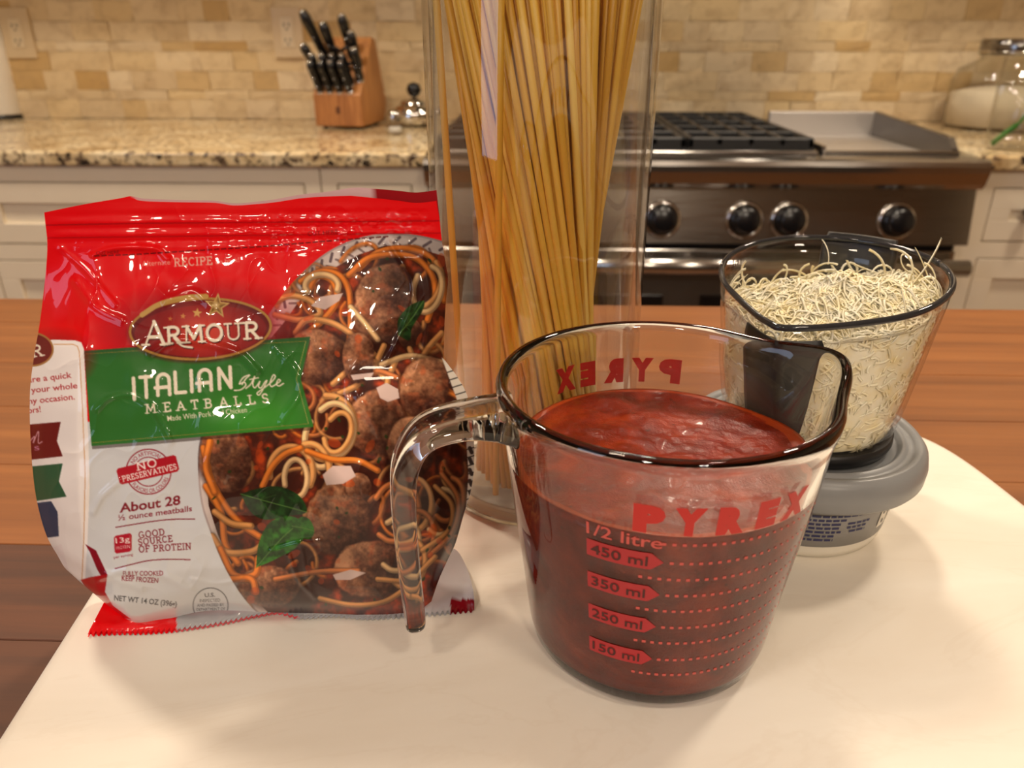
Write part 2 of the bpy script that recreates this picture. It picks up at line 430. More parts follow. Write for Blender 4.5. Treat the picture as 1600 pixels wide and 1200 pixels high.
def grate(x0, x1, y0, y1):
    ms = []; w = .013
    for (a, b, c, d) in ((x0, x1, y0, y0 + w), (x0, x1, y1 - w, y1), (x0, x0 + w, y0, y1), (x1 - w, x1, y0, y1)):
        ms.append(box_mesh(a, b, c, d, .921, .950, .003, 1))
    for k in range(1, 5):
        yy = y0 + (y1 - y0) * k / 5; ms.append(box_mesh(x0, x1, yy - w / 2, yy + w / 2, .936, .950, .002, 1))
    for k in range(1, 4):
        xx = x0 + (x1 - x0) * k / 4; ms.append(box_mesh(xx - w / 2, xx + w / 2, y0, y1, .934, .950, .002, 1))
    for xx in (x0 + w / 2, x1 - w / 2):
        for yy in (y0 + w / 2, y1 - w / 2): ms.append(box_mesh(xx - .008, xx + .008, yy - .008, yy + .008, .9135, .93))
    return join_meshes(ms)
gw = (GX - RX0 - .02) / 3
for k in range(3):
    a = RX0 + .012 + gw * k
    rp('grate', grate(a, a + gw - .006, RYF + .115, 2.345), M_IRON)
    for yy in (RYF + .26, RYF + .56):
        o = rp('burner', lathe_mesh([(0, .930), (.030, .929), (.034, .924), (.050, .920), (.052, .914), (0, .914)], 24), M_IRON); o.location = (a + gw / 2 - rcx, yy - RYF, 0)
# sloping control panel, knobs with chrome bezels
P0, P1 = np.array((RYF + .030, .862)), np.array((RYF + .012, .746))
rp('control_panel', prism_mesh([tuple(P0), tuple(P1), (RYF + .10, .746), (RYF + .10, .862)], 'x', RX0 + .002, RX1 - .002), M_STEEL)
tilt = math.atan2(P1[0] - P0[0], P0[1] - P1[1])
for kx in (-.10, .092, .261, .433, .526, .748):
    kz = .7945; yy = P0[0] + (P0[1] - kz) / (P0[1] - P1[1]) * (P1[0] - P0[0])
    k = obj('knob', lathe_mesh([(0, .034), (.020, .034), (.0255, .031), (.029, .020), (.030, .006), (.030, .0005), (0, .0005)], 32), M_BLACK, rg, (kx - rcx, yy - RYF, kz), (PI / 2 + tilt, 0, 0))
    obj('bezel', lathe_mesh([(.0300, .0004), (.0305, .008), (.0385, .005), (.0400, .0002), (.03, .0002)], 32), M_CHROME, k)
rp('vent_slot', box_mesh(RX0 + .01, RX1 - .012, RYF + .048, RYF + .10, .728, .746), M_DARKGAP)
door = rp('oven_door', box_mesh(RX0 + .008, RX1 - .010, RYF + .035, RYF + .075, .20, .728, .004), M_STEEL)
M_OVENGLASS = mat('dark_oven_glass', (.012, .009, .008, 1), .08)
for a, b in ((RX0 + .07, .28), (.36, RX1 - .07)):
    obj('oven_window', box_mesh(a, b, RYF + .031, RYF + .0365, .30, .625, .002), M_OVENGLASS, door)
hb = rp('oven_handle', tube_mesh([(RX0 + .03, RYF - .012, .703), (RX1 - .004, RYF - .012, .703)], .0180, 20), M_STEEL)
for hx in (RX0 + .09, .33, RX1 - .05):
    obj('handle_post', tube_mesh([(hx, RYF - .012, .703), (hx, RYF + .040, .703)], .011, 14), M_STEEL, hb)
rp('kick_panel', box_mesh(RX0 + .01, RX1 - .01, RYF + .05, RYF + .07, .10, .198), M_STEEL)

# ------------------------------------------------------------------ wall cabinets and hood above the worktops
for x0, x1, lab in ((-2.3, -1.30, 'cream wall cabinet over the paper towel roll'), (-1.296, -.34, 'cream wall cabinet over the knife block'), (1.02, 1.9, 'cream wall cabinet over the flour canister')):
    t = thing('wall_cabinet', lab, 'cabinet', ((x0 + x1) / 2, 2.09, 1.54)); hx = (x1 - x0) / 2
    obj('carcass', box_mesh(-hx, hx, 0, .31, 0, .82), M_PAINT, t)
    for s_ in (-1, 1):
        a, b = (-hx + .004, -.002) if s_ < 0 else (.002, hx - .004)
        d = obj('door', box_mesh(a, b, -.020, -.001, .004, .816, .002, 1), M_PAINT, t)
        obj('panel', box_mesh(a + .06, b - .06, -.0225, -.019, .064, .756, .001, 1), M_PAINT, d)
        obj('knob', lathe_mesh([(0, .030), (.012, .028), (.016, .021), (.007, .009), (.007, 0), (0, 0)], 16), M_BLACK, d, (s_ * .03, -.020, .06), (PI / 2, 0, 0))
hd = thing('range_hood', 'stainless steel canopy hood over the range', 'range hood', (rcx, 2.0, 1.74))
obj('canopy', prism_mesh([(-.25, 0), (.40, 0), (.40, .42), (.10, .42), (-.25, .09)], 'x', -.61, .61), M_STEEL, hd)
obj('filter', box_mesh(-.5, .5, -.18, .34, -.006, -.001, .001, 1), M_IRON, hd)
obj('chimney', box_mesh(-.2, .2, .12, .40, .421, .99), M_STEEL, hd)
for hx in (-.32, .32): area('hood_lamp', (rcx + hx, 1.98, 1.725), (rcx + hx, 2.02, .9), .06, 2.2, WARM)

# ------------------------------------------------------------------ outlets
def outlet(px, py, label):
    c = on_depth(px, py, WALL_Y - .008)
    t = thing('wall_outlet', label, 'outlet', (c[0], c[1], c[2]))
    obj('plate', box_mesh(-.045, .045, -.006, .004, -.068, .068, .003), M_IVORY, t)
    f = obj('socket_face', box_mesh(-.019, .019, -.0085, -.005, -.040, .040, .002), M_IVORY2, t)
    for s in (-1, 1):
        for dx in (-.007, .007): obj('slot', box_mesh(dx - .0013, dx + .0013, -.0092, -.0080, s * .020 - .0045, s * .020 + .0055), M_DARKGAP, f)
        obj('slot', lathe_mesh([(0, 0), (.0026, 0), (.0026, .0012), (0, .0012)], 10), M_DARKGAP, f, (0, -.0080, s * .020 - .011), (PI / 2, 0, 0))
    for s in (-1, 1): obj('screw', lathe_mesh([(0, .0012), (.003, .0008), (.003, 0), (0, 0)], 10), M_IVORY2, t, (0, -.006, s * .053), (PI / 2, 0, 0))
    return t
M_IVORY = mat('almond_plastic', rgb(214, 190, 150), .35)
M_IVORY2 = mat('almond_plastic_face', rgb(222, 202, 166), .3)
outlet(450, 51, 'almond wall outlet plate above the worktop beside the knife block')
outlet(28, 52, 'almond wall outlet plate partly hidden by the paper towel roll')

# ------------------------------------------------------------------ knife block with its knives
kb0 = on_level(494, 201, CTR)
KA = math.radians(-7)
kbx, kby = float(kb0[0]), float(kb0[1])
def kb(p):   # block coordinates: x across, y back, z up
    return (kbx + p[0] * math.cos(KA) - p[1] * math.sin(KA), kby + p[0] * math.sin(KA) + p[1] * math.cos(KA), CTR + .0008 + p[2])
KW = .134
blk = thing('knife_block', 'slanted wooden knife block full of black-handled knives', 'knife block', (kbx, kby, CTR + .0008), KA)
prof = [(0, .006), (.185, .006), (.215, .05), (.150, .222), (.120, .226), (0, .086)]
obj('body', prism_mesh(prof, 'x', 0, KW, .0025), M_BLOCK, blk)
for xx in (.02, KW - .02):
    for yy in (.02, .165): obj('foot', lathe_mesh([(0, 0), (.007, 0), (.007, .007), (0, .007)], 10), M_RUBBER, blk, (xx, yy, 0))
obj('emblem', box_mesh(KW / 2 - .006, KW / 2 + .006, -.0006, .0006, .038, .056, .0004), mat('burnt_brand', rgb(96, 54, 24), .6), blk)
# slope of the slotted face and the way the knives point
sl = Vector((0, .120, .140)).normalized(); out = Vector((0, -sl.z, sl.y))
M_STUD = mat('rivet_steel', (.8, .78, .74, 1), .12, 1.0)
def knife(u, d, length, wid, label, lean=(0, 0), group='knives in the block', ring=False):
    """u across the face, d distance up the slope; blade stays in the block"""
    base = Vector((u, 0, .086)) + sl * d
    ax = (out * .62 + Vector((0, 0, 1)) * .55 + Vector((lean[0], lean[1], 0))).normalized()
    t = thing('kitchen_knife' if length > .086 else 'steak_knife', label, 'knife', kb(base), KA, group)
    P = [ax * (length * s) for s in (0.015, .12, .35, .6, .85, 1.0)]
    R = [(wid * .38, wid * .40), (wid * .42, wid * .45), (wid * .38, wid * .40), (wid * .42, wid * .45), (wid * .44, wid * .54), (wid * .30, wid * .36)]
    obj('handle', tube_mesh(P, R, 10, None, (1, 0, 0)), M_BLACK, t)
    obj('bolster', tube_mesh([ax * -.004, ax * (length * .03)], [(wid * .40, wid * .42)] * 2, 10, None, (1, 0, 0)), M_STUD, t)
    side = ax.cross(Vector((1, 0, 0))).normalized()
    for s in (.22, .5, .78):
        obj('rivet', lathe_mesh([(0, .0012), (.0022, .0008), (.0026, 0), (0, -.001)], 10), M_STUD, t, tuple(ax * (length * s) + side * (wid * -.43 if side.y > 0 else wid * .43)), (PI / 3, 0, 0))
    obj('end_cap', tube_mesh([ax * (length * .985), ax * (length * 1.02)], [(wid * .34, wid * .40), (wid * .2, wid * .24)], 10, None, (1, 0, 0)), M_STUD, t)
    return t
for r_, d in ((0, .018), (1, .040)):
    for k in range(4):
        knife(.020 + .0275 * k, d - .008, .084, .0250, '%s black steak knife from the outlet side in the %s row of the block' % (('first', 'second', 'third', 'fourth')[k], ('lower', 'upper')[r_]), (-.10 + .0 * k, 0), 'steak knives in the block')
for u, d, ln, w_, lean, lab in ((.012, .060, .090, .026, (-.34, 0), 'black utility knife at the edge of the block leaning outward'),
                                (.022, .110, .134, .031, (-.30, .06), 'longest black knife standing highest in the block'),
                                (.054, .096, .112, .031, (-.16, .06), 'black chef knife next to the longest one in the block'),
                                (.092, .118, .110, .030, (-.08, .10), 'tall black knife at the back of the block near its ridge'),
                                (.114, .088, .094, .029, (-.04, .06), 'short black knife by the slanted side of the block'),
                                (.124, .046, .088, .029, (.02, 0), 'small black paring knife low on the slanted side of the block')):
    knife(u, d, ln, w_, lab, lean)
# kitchen shears: two oval finger loops
base = Vector((.080, 0, .086)) + sl * .075
sh = thing('kitchen_shears', 'black looped kitchen shears in the knife block', 'scissors', kb(base), KA)
ax = (out * .62 + Vector((0, 0, 1)) * .55).normalized()
for s in (-1, 1):
    ring = [Vector((s * .016 + .015 * math.cos(a), 0, 0)) + ax * (.042 + .022 * math.sin(a)) for a in np.linspace(0, 2 * PI, 25)]
    obj('finger_loop', tube_mesh(ring, .0045, 8), M_BLACK, sh)
obj('shank', tube_mesh([ax * 0, ax * .024], [(.014, .005), (.012, .005)], 8, None, (1, 0, 0)), M_BLACK, sh)

# ------------------------------------------------------------------ paper towel roll
tp = on_level(7, 184, CTR)
tw = thing('paper_towel_roll', 'upright white paper towel roll on a black stand', 'paper towels', (float(tp[0]), float(tp[1]), CTR + .0005))
M_PAPER = mat('paper_towel', rgb(238, 230, 214), .9)
obj('base', lathe_mesh([(0, 0), (.069, 0), (.071, .004), (.070, .010), (0, .010)], 40), M_BLACK, tw)
obj('roll', lathe_mesh([(.021, .0115), (.066, .0115), (.068, .014), (.068, .286), (.066, .289), (.021, .289), (.021, .0115)], 48), M_PAPER, tw)
obj('post', lathe_mesh([(0, .0105), (.006, .0105), (.006, .315), (.011, .322), (.008, .333), (0, .336)], 16), M_CHROME, tw)

# ------------------------------------------------------------------ shakers and steel pot beside the block
M_CLEAR = clear_film('clear_glass', (.96, .96, .95, 1))
def at(px, py): q = on_level(px, py, CTR); return (float(q[0]), float(q[1]), CTR + .0005)
sk = thing('salt_shaker', 'small clear glass salt shaker with a chrome cap', 'salt shaker', at(618, 210))
g = obj('glass', lathe_mesh([(0, 0), (.019, 0), (.021, .004), (.017, .030), (.015, .040), (.0135, .040), (.0150, .030), (.0185, .005), (0, .004)], 12, False), M_CLEAR, sk)
obj('salt', lathe_mesh([(0, .0045), (.0172, .0048), (.0158, .018), (0, .019)], 12), mat('salt', rgb(236, 230, 220), .9), sk)
obj('cap', lathe_mesh([(.0165, .036), (.0170, .048), (.012, .057), (0, .059)], 20), M_CHROME, sk)
pt = thing('steel_teapot', 'small rounded steel pot with a dark ball knob', 'pot', (at(652, 190)[0] + .012, 2.24, CTR + .0005))
obj('body', lathe_mesh([(0, 0), (.042, 0), (.058, .012), (.064, .028), (.058, .044), (.040, .056), (.038, .057)], 32), M_CHROME, pt)
obj('lid', lathe_mesh([(.040, .0575), (.036, .066), (.014, .072), (0, .073)], 28), M_CHROME, pt)
obj('knob', lathe_mesh([(0, .073), (.005, .074), (.014, .080), (.021, .093), (.016, .108), (0, .114)], 20), M_BLACK, pt)
obj('spout', tube_mesh(smooth_path([(.050, -.01, .030), (.072, -.012, .040), (.086, -.014, .060)], 4), [(.012, .012)] * 4 + [(.008, .008)] * 5, 12), M_CHROME, pt)

# ------------------------------------------------------------------ flour canister and glass vase at the right
M_LIDSTEEL = mat('grey_lid_steel', (.30, .285, .27, 1), .16, 1.0)
cn = thing('flour_canister', 'glass canister of white flour with a steel lid', 'canister', (float(on_depth(1563, 190, 2.24)[0]), 2.24, CTR + .0005))
obj('jar', lathe_mesh([(0, 0), (.136, 0), (.142, .006), (.142, .122), (.130, .150), (.086, .172), (.082, .182), (.079, .182), (.083, .170), (.126, .147), (.138, .122), (.138, .008), (0, .006)], 48), M_CLEAR, cn)
obj('flour', lathe_mesh([(0, .0065), (.1365, .0085), (.1365, .088), (.10, .098), (.05, .108), (0, .110)], 40), mat('flour', rgb(236, 222, 196), .95), cn)
ld = obj('lid', lathe_mesh([(.060, .182), (.089, .183), (.091, .186), (.091, .216), (.086, .222), (0, .223)], 40), M_LIDSTEEL, cn)
obj('clamp_band', lathe_mesh([(.0912, .188), (.0935, .188), (.0935, .193), (.0912, .193)], 40), M_CHROME, ld)
vs = thing('glass_vase', 'clear glass vase holding a green stem near the worktop edge', 'vase', (float(at(1578, 236)[0]) + .020, 1.790, CTR + .0005))
obj('glass', lathe_mesh([(0, 0), (.050, 0), (.053, .004), (.055, .05), (.055, .19), (.0525, .19), (.0525, .05), (.0505, .008), (0, .007)], 40), M_CLEAR, vs)
M_LEAF = mat('green_leaf', rgb(52, 120, 34), .4)
stem = smooth_path([(-.047, -.006, .010), (-.026, -.008, .032), (.004, -.008, .062), (.030, 0, .12), (.036, .006, .20), (.05, .01, .27)], 6)
obj('stem', tube_mesh(stem, [(.0035 if i > 10 else .0062, .0022) for i in range(len(stem))], 8), M_LEAF, vs)
obj('leaf', tube_mesh(smooth_path([(.036, .006, .20), (.055, -.01, .25), (.09, -.02, .27)], 6), [(.002 + .012 * math.sin(PI * min(1, i / 12)), .0008) for i in range(13)], 8), M_LEAF, vs)

# ------------------------------------------------------------------ the island with its plank top
WOOD = BOARD - .010
ISL_Y = .700
isl = thing('kitchen_island', 'kitchen island with a top of orange brown wooden planks', 'island', (0, .15, 0))
obj('cabinet_body', box_mesh(-1.15, 1.15, -.55, .52, .0, WOOD - .045), mat('espresso_paint', rgb(66, 58, 52), .4), isl)
obj('sub_top', box_mesh(-1.24, 1.24, -.64, ISL_Y - .155, WOOD - .044, WOOD - .036), M_OAK, isl)
yy = ISL_Y - .15; rw = random.Random(3)
k = 0
while yy > -.62:
    w_ = (.066, .092, .078, .0775, .0775)[k % 5]; a = -1.25
    x_cut = rw.uniform(-1.0, 1.0); gap = .0002
    for x0, x1 in ((-1.25, x_cut), (x_cut, 1.25)):
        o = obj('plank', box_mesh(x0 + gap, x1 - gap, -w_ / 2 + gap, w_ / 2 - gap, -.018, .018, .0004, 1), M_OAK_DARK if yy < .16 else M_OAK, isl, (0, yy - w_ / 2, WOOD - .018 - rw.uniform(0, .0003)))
    yy -= w_; k += 1

# ================================================================== ON THE ISLAND
# ------------------------------------------------------------------ white board
def board():
    m = mat('white_stone', rgb(238, 228, 208), .42)
    N, L, P = nodes(m); v = coords(N, L, (1, 3, 1)); n = noise(N, L, v, 7, 5, .55, .6)
    r = ramp(N, [(.35, rgb(232, 223, 208)), (.7, rgb(241, 235, 223))]); L.new(n.outputs[0], r.inputs[0])
    n2 = noise(N, L, v, 4, 6, .6, 1.2); vein = ramp(N, [(.485, (0, 0, 0, 1)), (.5, (.12, .12, .12, 1)), (.515, (0, 0, 0, 1))]); L.new(n2.outputs[0], vein.inputs[0])
    L.new(mixrgb(N, L, r.outputs[0], rgb(214, 198, 176), vein.outputs[0]), P.inputs['Base Color'])
    f = noise(N, L, coords(N, L), 420, 2); bump(N, L, f.outputs[0], P, .05, .0004)
    n = 280; prof = [(0, .0), (.97, 0), (.992, .0012), (1.0, .004), (1.0, .0065), (.995, .0085), (.986, .0096), (.975, .01), (0, .01)]
    a, b, ex = .2314, .197, 8.0
    def shape(p, an):
        c, s = math.cos(an), math.sin(an)
        rr = (abs(c / a) ** ex + abs(s / b) ** ex) ** (-1 / ex)
        q = math.hypot(p[0], p[1]); return (q * rr * c, q * rr * s, p[2])
    return lathe_mesh(prof, n, True, shape), m
bme, bmt = board()
bo = obj('serving_board', bme, bmt, None, (.0400, .2300, WOOD), (0, 0, math.radians(6.6)))
tag(bo, 'smooth cream white board with rounded corners lying on the wood', 'board')

# ------------------------------------------------------------------ pasta jar and every strand of spaghetti
JR = .0515
jx, jy, _ = ground(.0128, .3655)
M_JAR = clear_film('clear_jar_glass', (.985, .982, .975, 1), 1.5, .015)
jar = thing('pasta_jar', 'tall clear glass cylinder jar standing on the white board', 'jar', (jx, jy, BOARD + .0004))
obj('glass', lathe_mesh([(0, .001), (JR - .004, 0), (JR - .001, .0012), (JR, .004), (JR, .300), (JR - .0012, .302), (JR - .0028, .300), (JR - .0030, .011), (JR - .005, .008), (0, .0075)], 96), M_JAR, jar)
obj('base_ring', lathe_mesh([(JR - .0055, .0012), (JR - .0012, .0018), (JR - .0009, .0042), (JR - .0045, .0066), (JR - .0058, .004)], 96), glass('jar_foot_glass'), jar)
def pasta():
    m = mat('dry_pasta', rough=.38, Subsurface_Weight=0.0)
    N, L, P = nodes(m); oi = N.new('ShaderNodeObjectInfo')
    r = ramp(N, [(0, rgb(214, 162, 52)), (.3, rgb(230, 184, 68)), (.55, rgb(240, 198, 84)), (.8, rgb(222, 172, 56)), (1, rgb(248, 214, 112))])
    L.new(oi.outputs['Random'], r.inputs[0]); L.new(r.outputs[0], P.inputs['Base Color'])
    P.inputs['Transmission Weight'].default_value = 0.0
    return m
M_PASTA = pasta()
LEN = .262
smesh = tube_mesh([(0, 0, 0), (0, 0, LEN * .33), (0, 0, LEN * .66), (0, 0, LEN)], .00165, 8); smesh.materials.append(M_PASTA)
rs = random.Random(21)
def strand(p, q, label='dry golden spaghetti strand fanning upward in the glass jar'):
    p, q = Vector(p), Vector(q)
    d = (q - p).normalized()
    o = bpy.data.objects.new('spaghetti_strand', smesh); COL.objects.link(o)
    o.rotation_mode = 'QUATERNION'; o.rotation_quaternion = d.to_track_quat('Z', 'Y')
    o.location = Vector((jx, jy, BOARD + .0105)) + p
    return tag(o, label, 'spaghetti', 'spaghetti strands in the jar')
BX, BY = .0005, .0
for shell, (rb, rtp, n, tw_) in enumerate(((.0315, .0450, 56, 1.55), (.0275, .0420, 49, 1.45), (.0232, .0372, 42, 1.30), (.0170, .031, 32, 1.0), (.0115, .022, 18, .3))):
    for k in range(n):
        a = 2 * PI * (k + rs.uniform(-.3, .3)) / n + shell * .3
        r0 = rb + rs.uniform(-.0012, .0012); r1 = rtp + rs.uniform(-.0026, .0012)
        b = a - tw_ + rs.gauss(0, .07)
        strand((BX + r0 * math.cos(a), BY + r0 * math.sin(a), 0), (r1 * math.cos(b), r1 * math.sin(b), .255))
strand((-.0368, -.010, 0), (-.0455, -.006, .255), 'stray spaghetti strand standing apart along the jar wall')
strand((-.020, -.034, 0), (-.0150, -.0440, .255), 'stray spaghetti strand slanting across beside the bundle')

# ------------------------------------------------------------------ lettering helper
_txt = {}
def text2d(s, bold=0.0):
    """triangles of a line of lettering; x from 0 to width, capitals 1 high"""
    key = (s, bold)
    if key in _txt: return _txt[key]
    c = bpy.data.curves.new('lettering', 'FONT'); c.body = s; c.size = 1.0; c.offset = bold; c.resolution_u = 3
    o = bpy.data.objects.new('lettering', c); COL.objects.link(o)
    dg = bpy.context.evaluated_depsgraph_get(); me = o.evaluated_get(dg).to_mesh()
    V = np.array([v.co[:2] for v in me.vertices], float).reshape(-1, 2); me.calc_loop_triangles()
    T = np.array([t.vertices[:] for t in me.loop_triangles], int).reshape(-1, 3)
    o.evaluated_get(dg).to_mesh_clear(); bpy.data.objects.remove(o); bpy.data.curves.remove(c)
    if len(V):
        V[:, 0] -= V[:, 0].min(); V /= .72
    _txt[key] = (V, T); return _txt[key]
def wrap_mesh(V2, T, fn, maxlen):
    bm = bmesh.new(); vs_ = [bm.verts.new((p[0], p[1], 0)) for p in V2]
    for t in T:
        try: bm.faces.new([vs_[i] for i in t])
        except ValueError: pass
    for _ in range(3):
        ed = [e for e in bm.edges if abs(e.verts[0].co.x - e.verts[1].co.x) > maxlen]
        if not ed: break
        bmesh.ops.subdivide_edges(bm, edges=ed, cuts=1); bmesh.ops.triangulate(bm, faces=bm.faces)
    for v in bm.verts: v.co = fn(v.co.x, v.co.y)
    me = bpy.data.meshes.new('mesh'); bm.to_mesh(me); bm.free(); return me

# ------------------------------------------------------------------ glass measuring cup
cx, cy, _ = ground(.0552, .2492)
HD = math.radians(192)                            # the handle's bearing in cup space, spout opposite
SD = HD - PI
OUTER = [(.0405, 0), (.0440, .0008), (.0468, .0045), (.0482, .011), (.0512, .036), (.0557, .070), (.0584, .092), (.0594, .101), (.0608, .1065), (.0612, .1098), (.0602, .1120), (.0590, .1125)]
INNER = [(.0576, .1115), (.0566, .1080), (.0557, .101), (.0548, .092), (.0521, .070), (.0475, .036), (.0448, .015), (.0430, .0080), (.037, .0048), (0, .0042)]
def spout(p, a):
    r = math.hypot(p[0], p[1]); d = (a - SD + PI) % (2 * PI) - PI
    h = max(0.0, min(1.0, (p[2] - .066) / .046)); h = h * h * (3 - 2 * h)
    w = math.exp(-(d / .30) ** 2); q = math.exp(-((abs(d) - .55) / .22) ** 2)
    r2 = r + (.0095 * w - .0008 * q) * h
    return (r2 * math.cos(a), r2 * math.sin(a), p[2] + (.0035 * w) * h * h)
M_GLASS = glass('borosilicate_glass', (.985, .99, .985, 1))
cup = thing('measuring_cup', 'clear glass measuring cup with red lettering, handle and pouring spout', 'measuring cup', (cx, cy, BOARD + .0004), PSI)
body = obj('glass_body', lathe_mesh([(0, .0022), (.030, .002)] + OUTER + INNER, 144, True, spout), M_GLASS, cup)
hdir = Vector((math.cos(HD), math.sin(HD), 0)); tang = Vector((-math.sin(HD), math.cos(HD), 0))
hp = smooth_path([(.0560, .1015), (.0620, .1025), (.0690, .1030), (.0775, .1025), (.0860, .1000), (.0912, .0950), (.0948, .0862), (.0960, .0750), (.0962, .060), (.0958, .043), (.0952, .029), (.0948, .0200), (.0946, .0155)], 4)
hs = np.linspace(0, 1, len(hp))
hw = np.interp(hs, [0, .10, .2, .35, .5, .75, .93, .985, 1], [.0150, .0120, .0098, .0088, .0080, .0072, .0066, .0045, .002])
ht = np.interp(hs, [0, .10, .3, .5, .8, .93, .985, 1], [.0068, .0058, .0050, .0048, .0044, .0042, .0028, .0012])
sec = []
for k in range(20):
    a = 2 * PI * k / 20; c, s = math.cos(a), math.sin(a); e = .62
    x, y = math.copysign(abs(c) ** e, c), math.copysign(abs(s) ** e, s)
    if y > 0: y *= 1 - .30 * math.exp(-(x / .45) ** 2)          # shallow thumb groove along the outside
    sec.append((x, y))
handle = obj('handle', tube_mesh([hdir * r + Vector((0, 0, z_)) for r, z_ in hp], [(float(a), float(b)) for a, b in zip(hw, ht)], 20, sec, tuple(tang)), M_GLASS, cup)

def r_out(z_): return float(np.interp(z_, [p[1] for p in OUTER], [p[0] for p in OUTER]))
M_RED = mat('red_print', rgb(196, 30, 22), .45)
M_PINK = mat('red_enamel_tag', rgb(176, 34, 40), .45)
def on_cup(a_deg, z_, off=.00022):
    r = r_out(z_) + off; a = math.radians(a_deg) - PI / 2       # 0 deg faces the camera, positive to the right
    x, y, zz = spout((r * math.cos(a), r * math.sin(a), z_), a % (2 * PI)); return Vector((x, y, zz))
def cup_text(s, a0, a1, z_, h, m, bold=0.0, name='lettering', turn=0.0, shear=0.0, gaps=None):
    V, T = text2d(s, bold); W = V[:, 0].max()
    me = wrap_mesh(V, T, lambda x, y: on_cup(a0 + (a1 - a0) * (x + shear * y) / W + turn, z_ + y * h), W * 2.5 / abs(a1 - a0))
    o = obj(name, me, m, cup); o['label'] = f'red printed {name}'; return o
for turn in (0, 180):
    for ch, a0, a1, ls in (('P', -18.5, -9, 0), ('Y', -6.5, 3, 0), ('R', 6.5, 15.5, 0), ('E', 19.5, 27, 0), ('X', 29.5, 40, 0)):
        cup_text(ch, a0, a1, .0860, .0092, M_RED, .085, 'brand_letter', turn)
M_DOT = mat('pink_dot_print', rgb(206, 84, 74), .5)
cup_text('1/2 litre', -33.5, -9, .0792, .0048, M_DOT, .012, 'volume_text')
dots = []
def dot_row(a0, a1, z_, step=3.1):
    a = a0
    while a < a1:
        c0 = on_cup(a, z_); s = .00050 if a < 28 else .00038
        u = (on_cup(a + .5, z_) - c0).normalized() * s * 1.25; v = Vector((0, 0, s))
        dots.append([c0 - u - v, c0 + u - v, c0 + u + v, c0 - u + v]); a += step
    return
M_TAGTXT = mat('dark_red_cut_text', rgb(74, 14, 10), .5)
for lab, zc, zt in (('450 ml', .0735, .0665), ('350 ml', .0594, .0522), ('250 ml', .0445, .0368), ('150 ml', .0285, .0208)):
    hh = .0034; a0, a1 = -33.5, -8
    pts = []; n = 14
    top = [on_cup(a0 + (a1 - 4 - a0) * k / n, zc + hh) for k in range(n + 1)]; bot = [on_cup(a0 + (a1 - 4 - a0) * k / n, zc - hh) for k in range(n + 1)]
    V = top + bot + [on_cup(a1, zc)]; Fc = [(k, k + 1, n + 2 + k, n + 1 + k) for k in range(n)] + [(n, 2 * n + 2, 2 * n + 1)]
    me = make_mesh(V, Fc, True); tg = obj('volume_tag', me, M_PINK, cup)
    V2, T2 = text2d(lab, .01); W = V2[:, 0].max()
    obj('volume_figure', wrap_mesh(V2, T2, lambda x, y: on_cup(-32 + 19 * x / W, zc - .0020 + y * .0040, .00042), .2), M_TAGTXT, tg)
    dot_row(a1 + 2.5, 54, zc); dot_row(-15, 54, zt)
dot_row(-8.5, 54, .0812)
V = [p for q in dots for p in q]; Fc = [(4 * k, 4 * k + 1, 4 * k + 2, 4 * k + 3) for k in range(len(dots))]
do = obj('dotted_scale_lines', make_mesh(V, Fc, False), M_DOT, cup); do['kind'] = 'stuff'; do['label'] = 'rows of red printed dots'

# ------------------------------------------------------------------ tomato sauce
def sauce_mat():
    m = mat('tomato_sauce', rough=.28, Coat_Weight=.15, Coat_Roughness=.08, Specular_IOR_Level=.35)
    N, L, P = nodes(m); v = coords(N, L)
    n = noise(N, L, v, 60, 6, .62, .4); r = ramp(N, [(.28, rgb(92, 20, 6)), (.5, rgb(126, 33, 10)), (.72, rgb(160, 54, 16))]); L.new(n.outputs[0], r.inputs[0])
    n2 = noise(N, L, v, 150, 3, .5); sp = ramp(N, [(.70, (0, 0, 0, 1)), (.76, (1, 1, 1, 1))]); L.new(n2.outputs[0], sp.inputs[0])
    L.new(mixrgb(N, L, r.outputs[0], rgb(52, 24, 8), sp.outputs[0]), P.inputs['Base Color'])
    f = noise(N, L, v, 450, 4, .65); bump(N, L, f.outputs[0], P, .55, .0010); return m
def vnoise(X, Y, seed):
    r = np.random.default_rng(seed); G = r.random((64, 64)); X = np.asarray(X); Y = np.asarray(Y)
    xi, yi = np.floor(X).astype(int), np.floor(Y).astype(int); fx, fy = X - xi, Y - yi
    fx, fy = fx * fx * (3 - 2 * fx), fy * fy * (3 - 2 * fy)
    g = lambda a, b: G[a % 64, b % 64]
    return (g(xi, yi) * (1 - fx) + g(xi + 1, yi) * fx) * (1 - fy) + (g(xi, yi + 1) * (1 - fx) + g(xi + 1, yi + 1) * fx) * fy
def fbm(X, Y, seed, octv=4, gain=.5):
    s, a, t = 0, 1, 0
    for k in range(octv): s = s + a * vnoise(np.asarray(X) * 2 ** k + 7 * k, np.asarray(Y) * 2 ** k + 3 * k, seed + k); t += a; a *= gain
    return s / t
LEVEL = .0830
ri = lambda z_: float(np.interp(z_, [p[1] for p in INNER][::-1], [p[0] for p in INNER][::-1])) + .00025
n = 128; V, Fc = [(0, 0, .0040)], []
prof = [(.030, .0043), (.0371, .0046), (.0432, .0078), (.0450, .015)] + [(ri(q), q) for q in np.linspace(.02, LEVEL, 14)]
for r, z_ in prof:
    for k in range(n):
        a = 2 * PI * k / n; V.append(spout((r * math.cos(a), r * math.sin(a), z_), a))
tr = 44; rim0 = np.array(V[-n:])
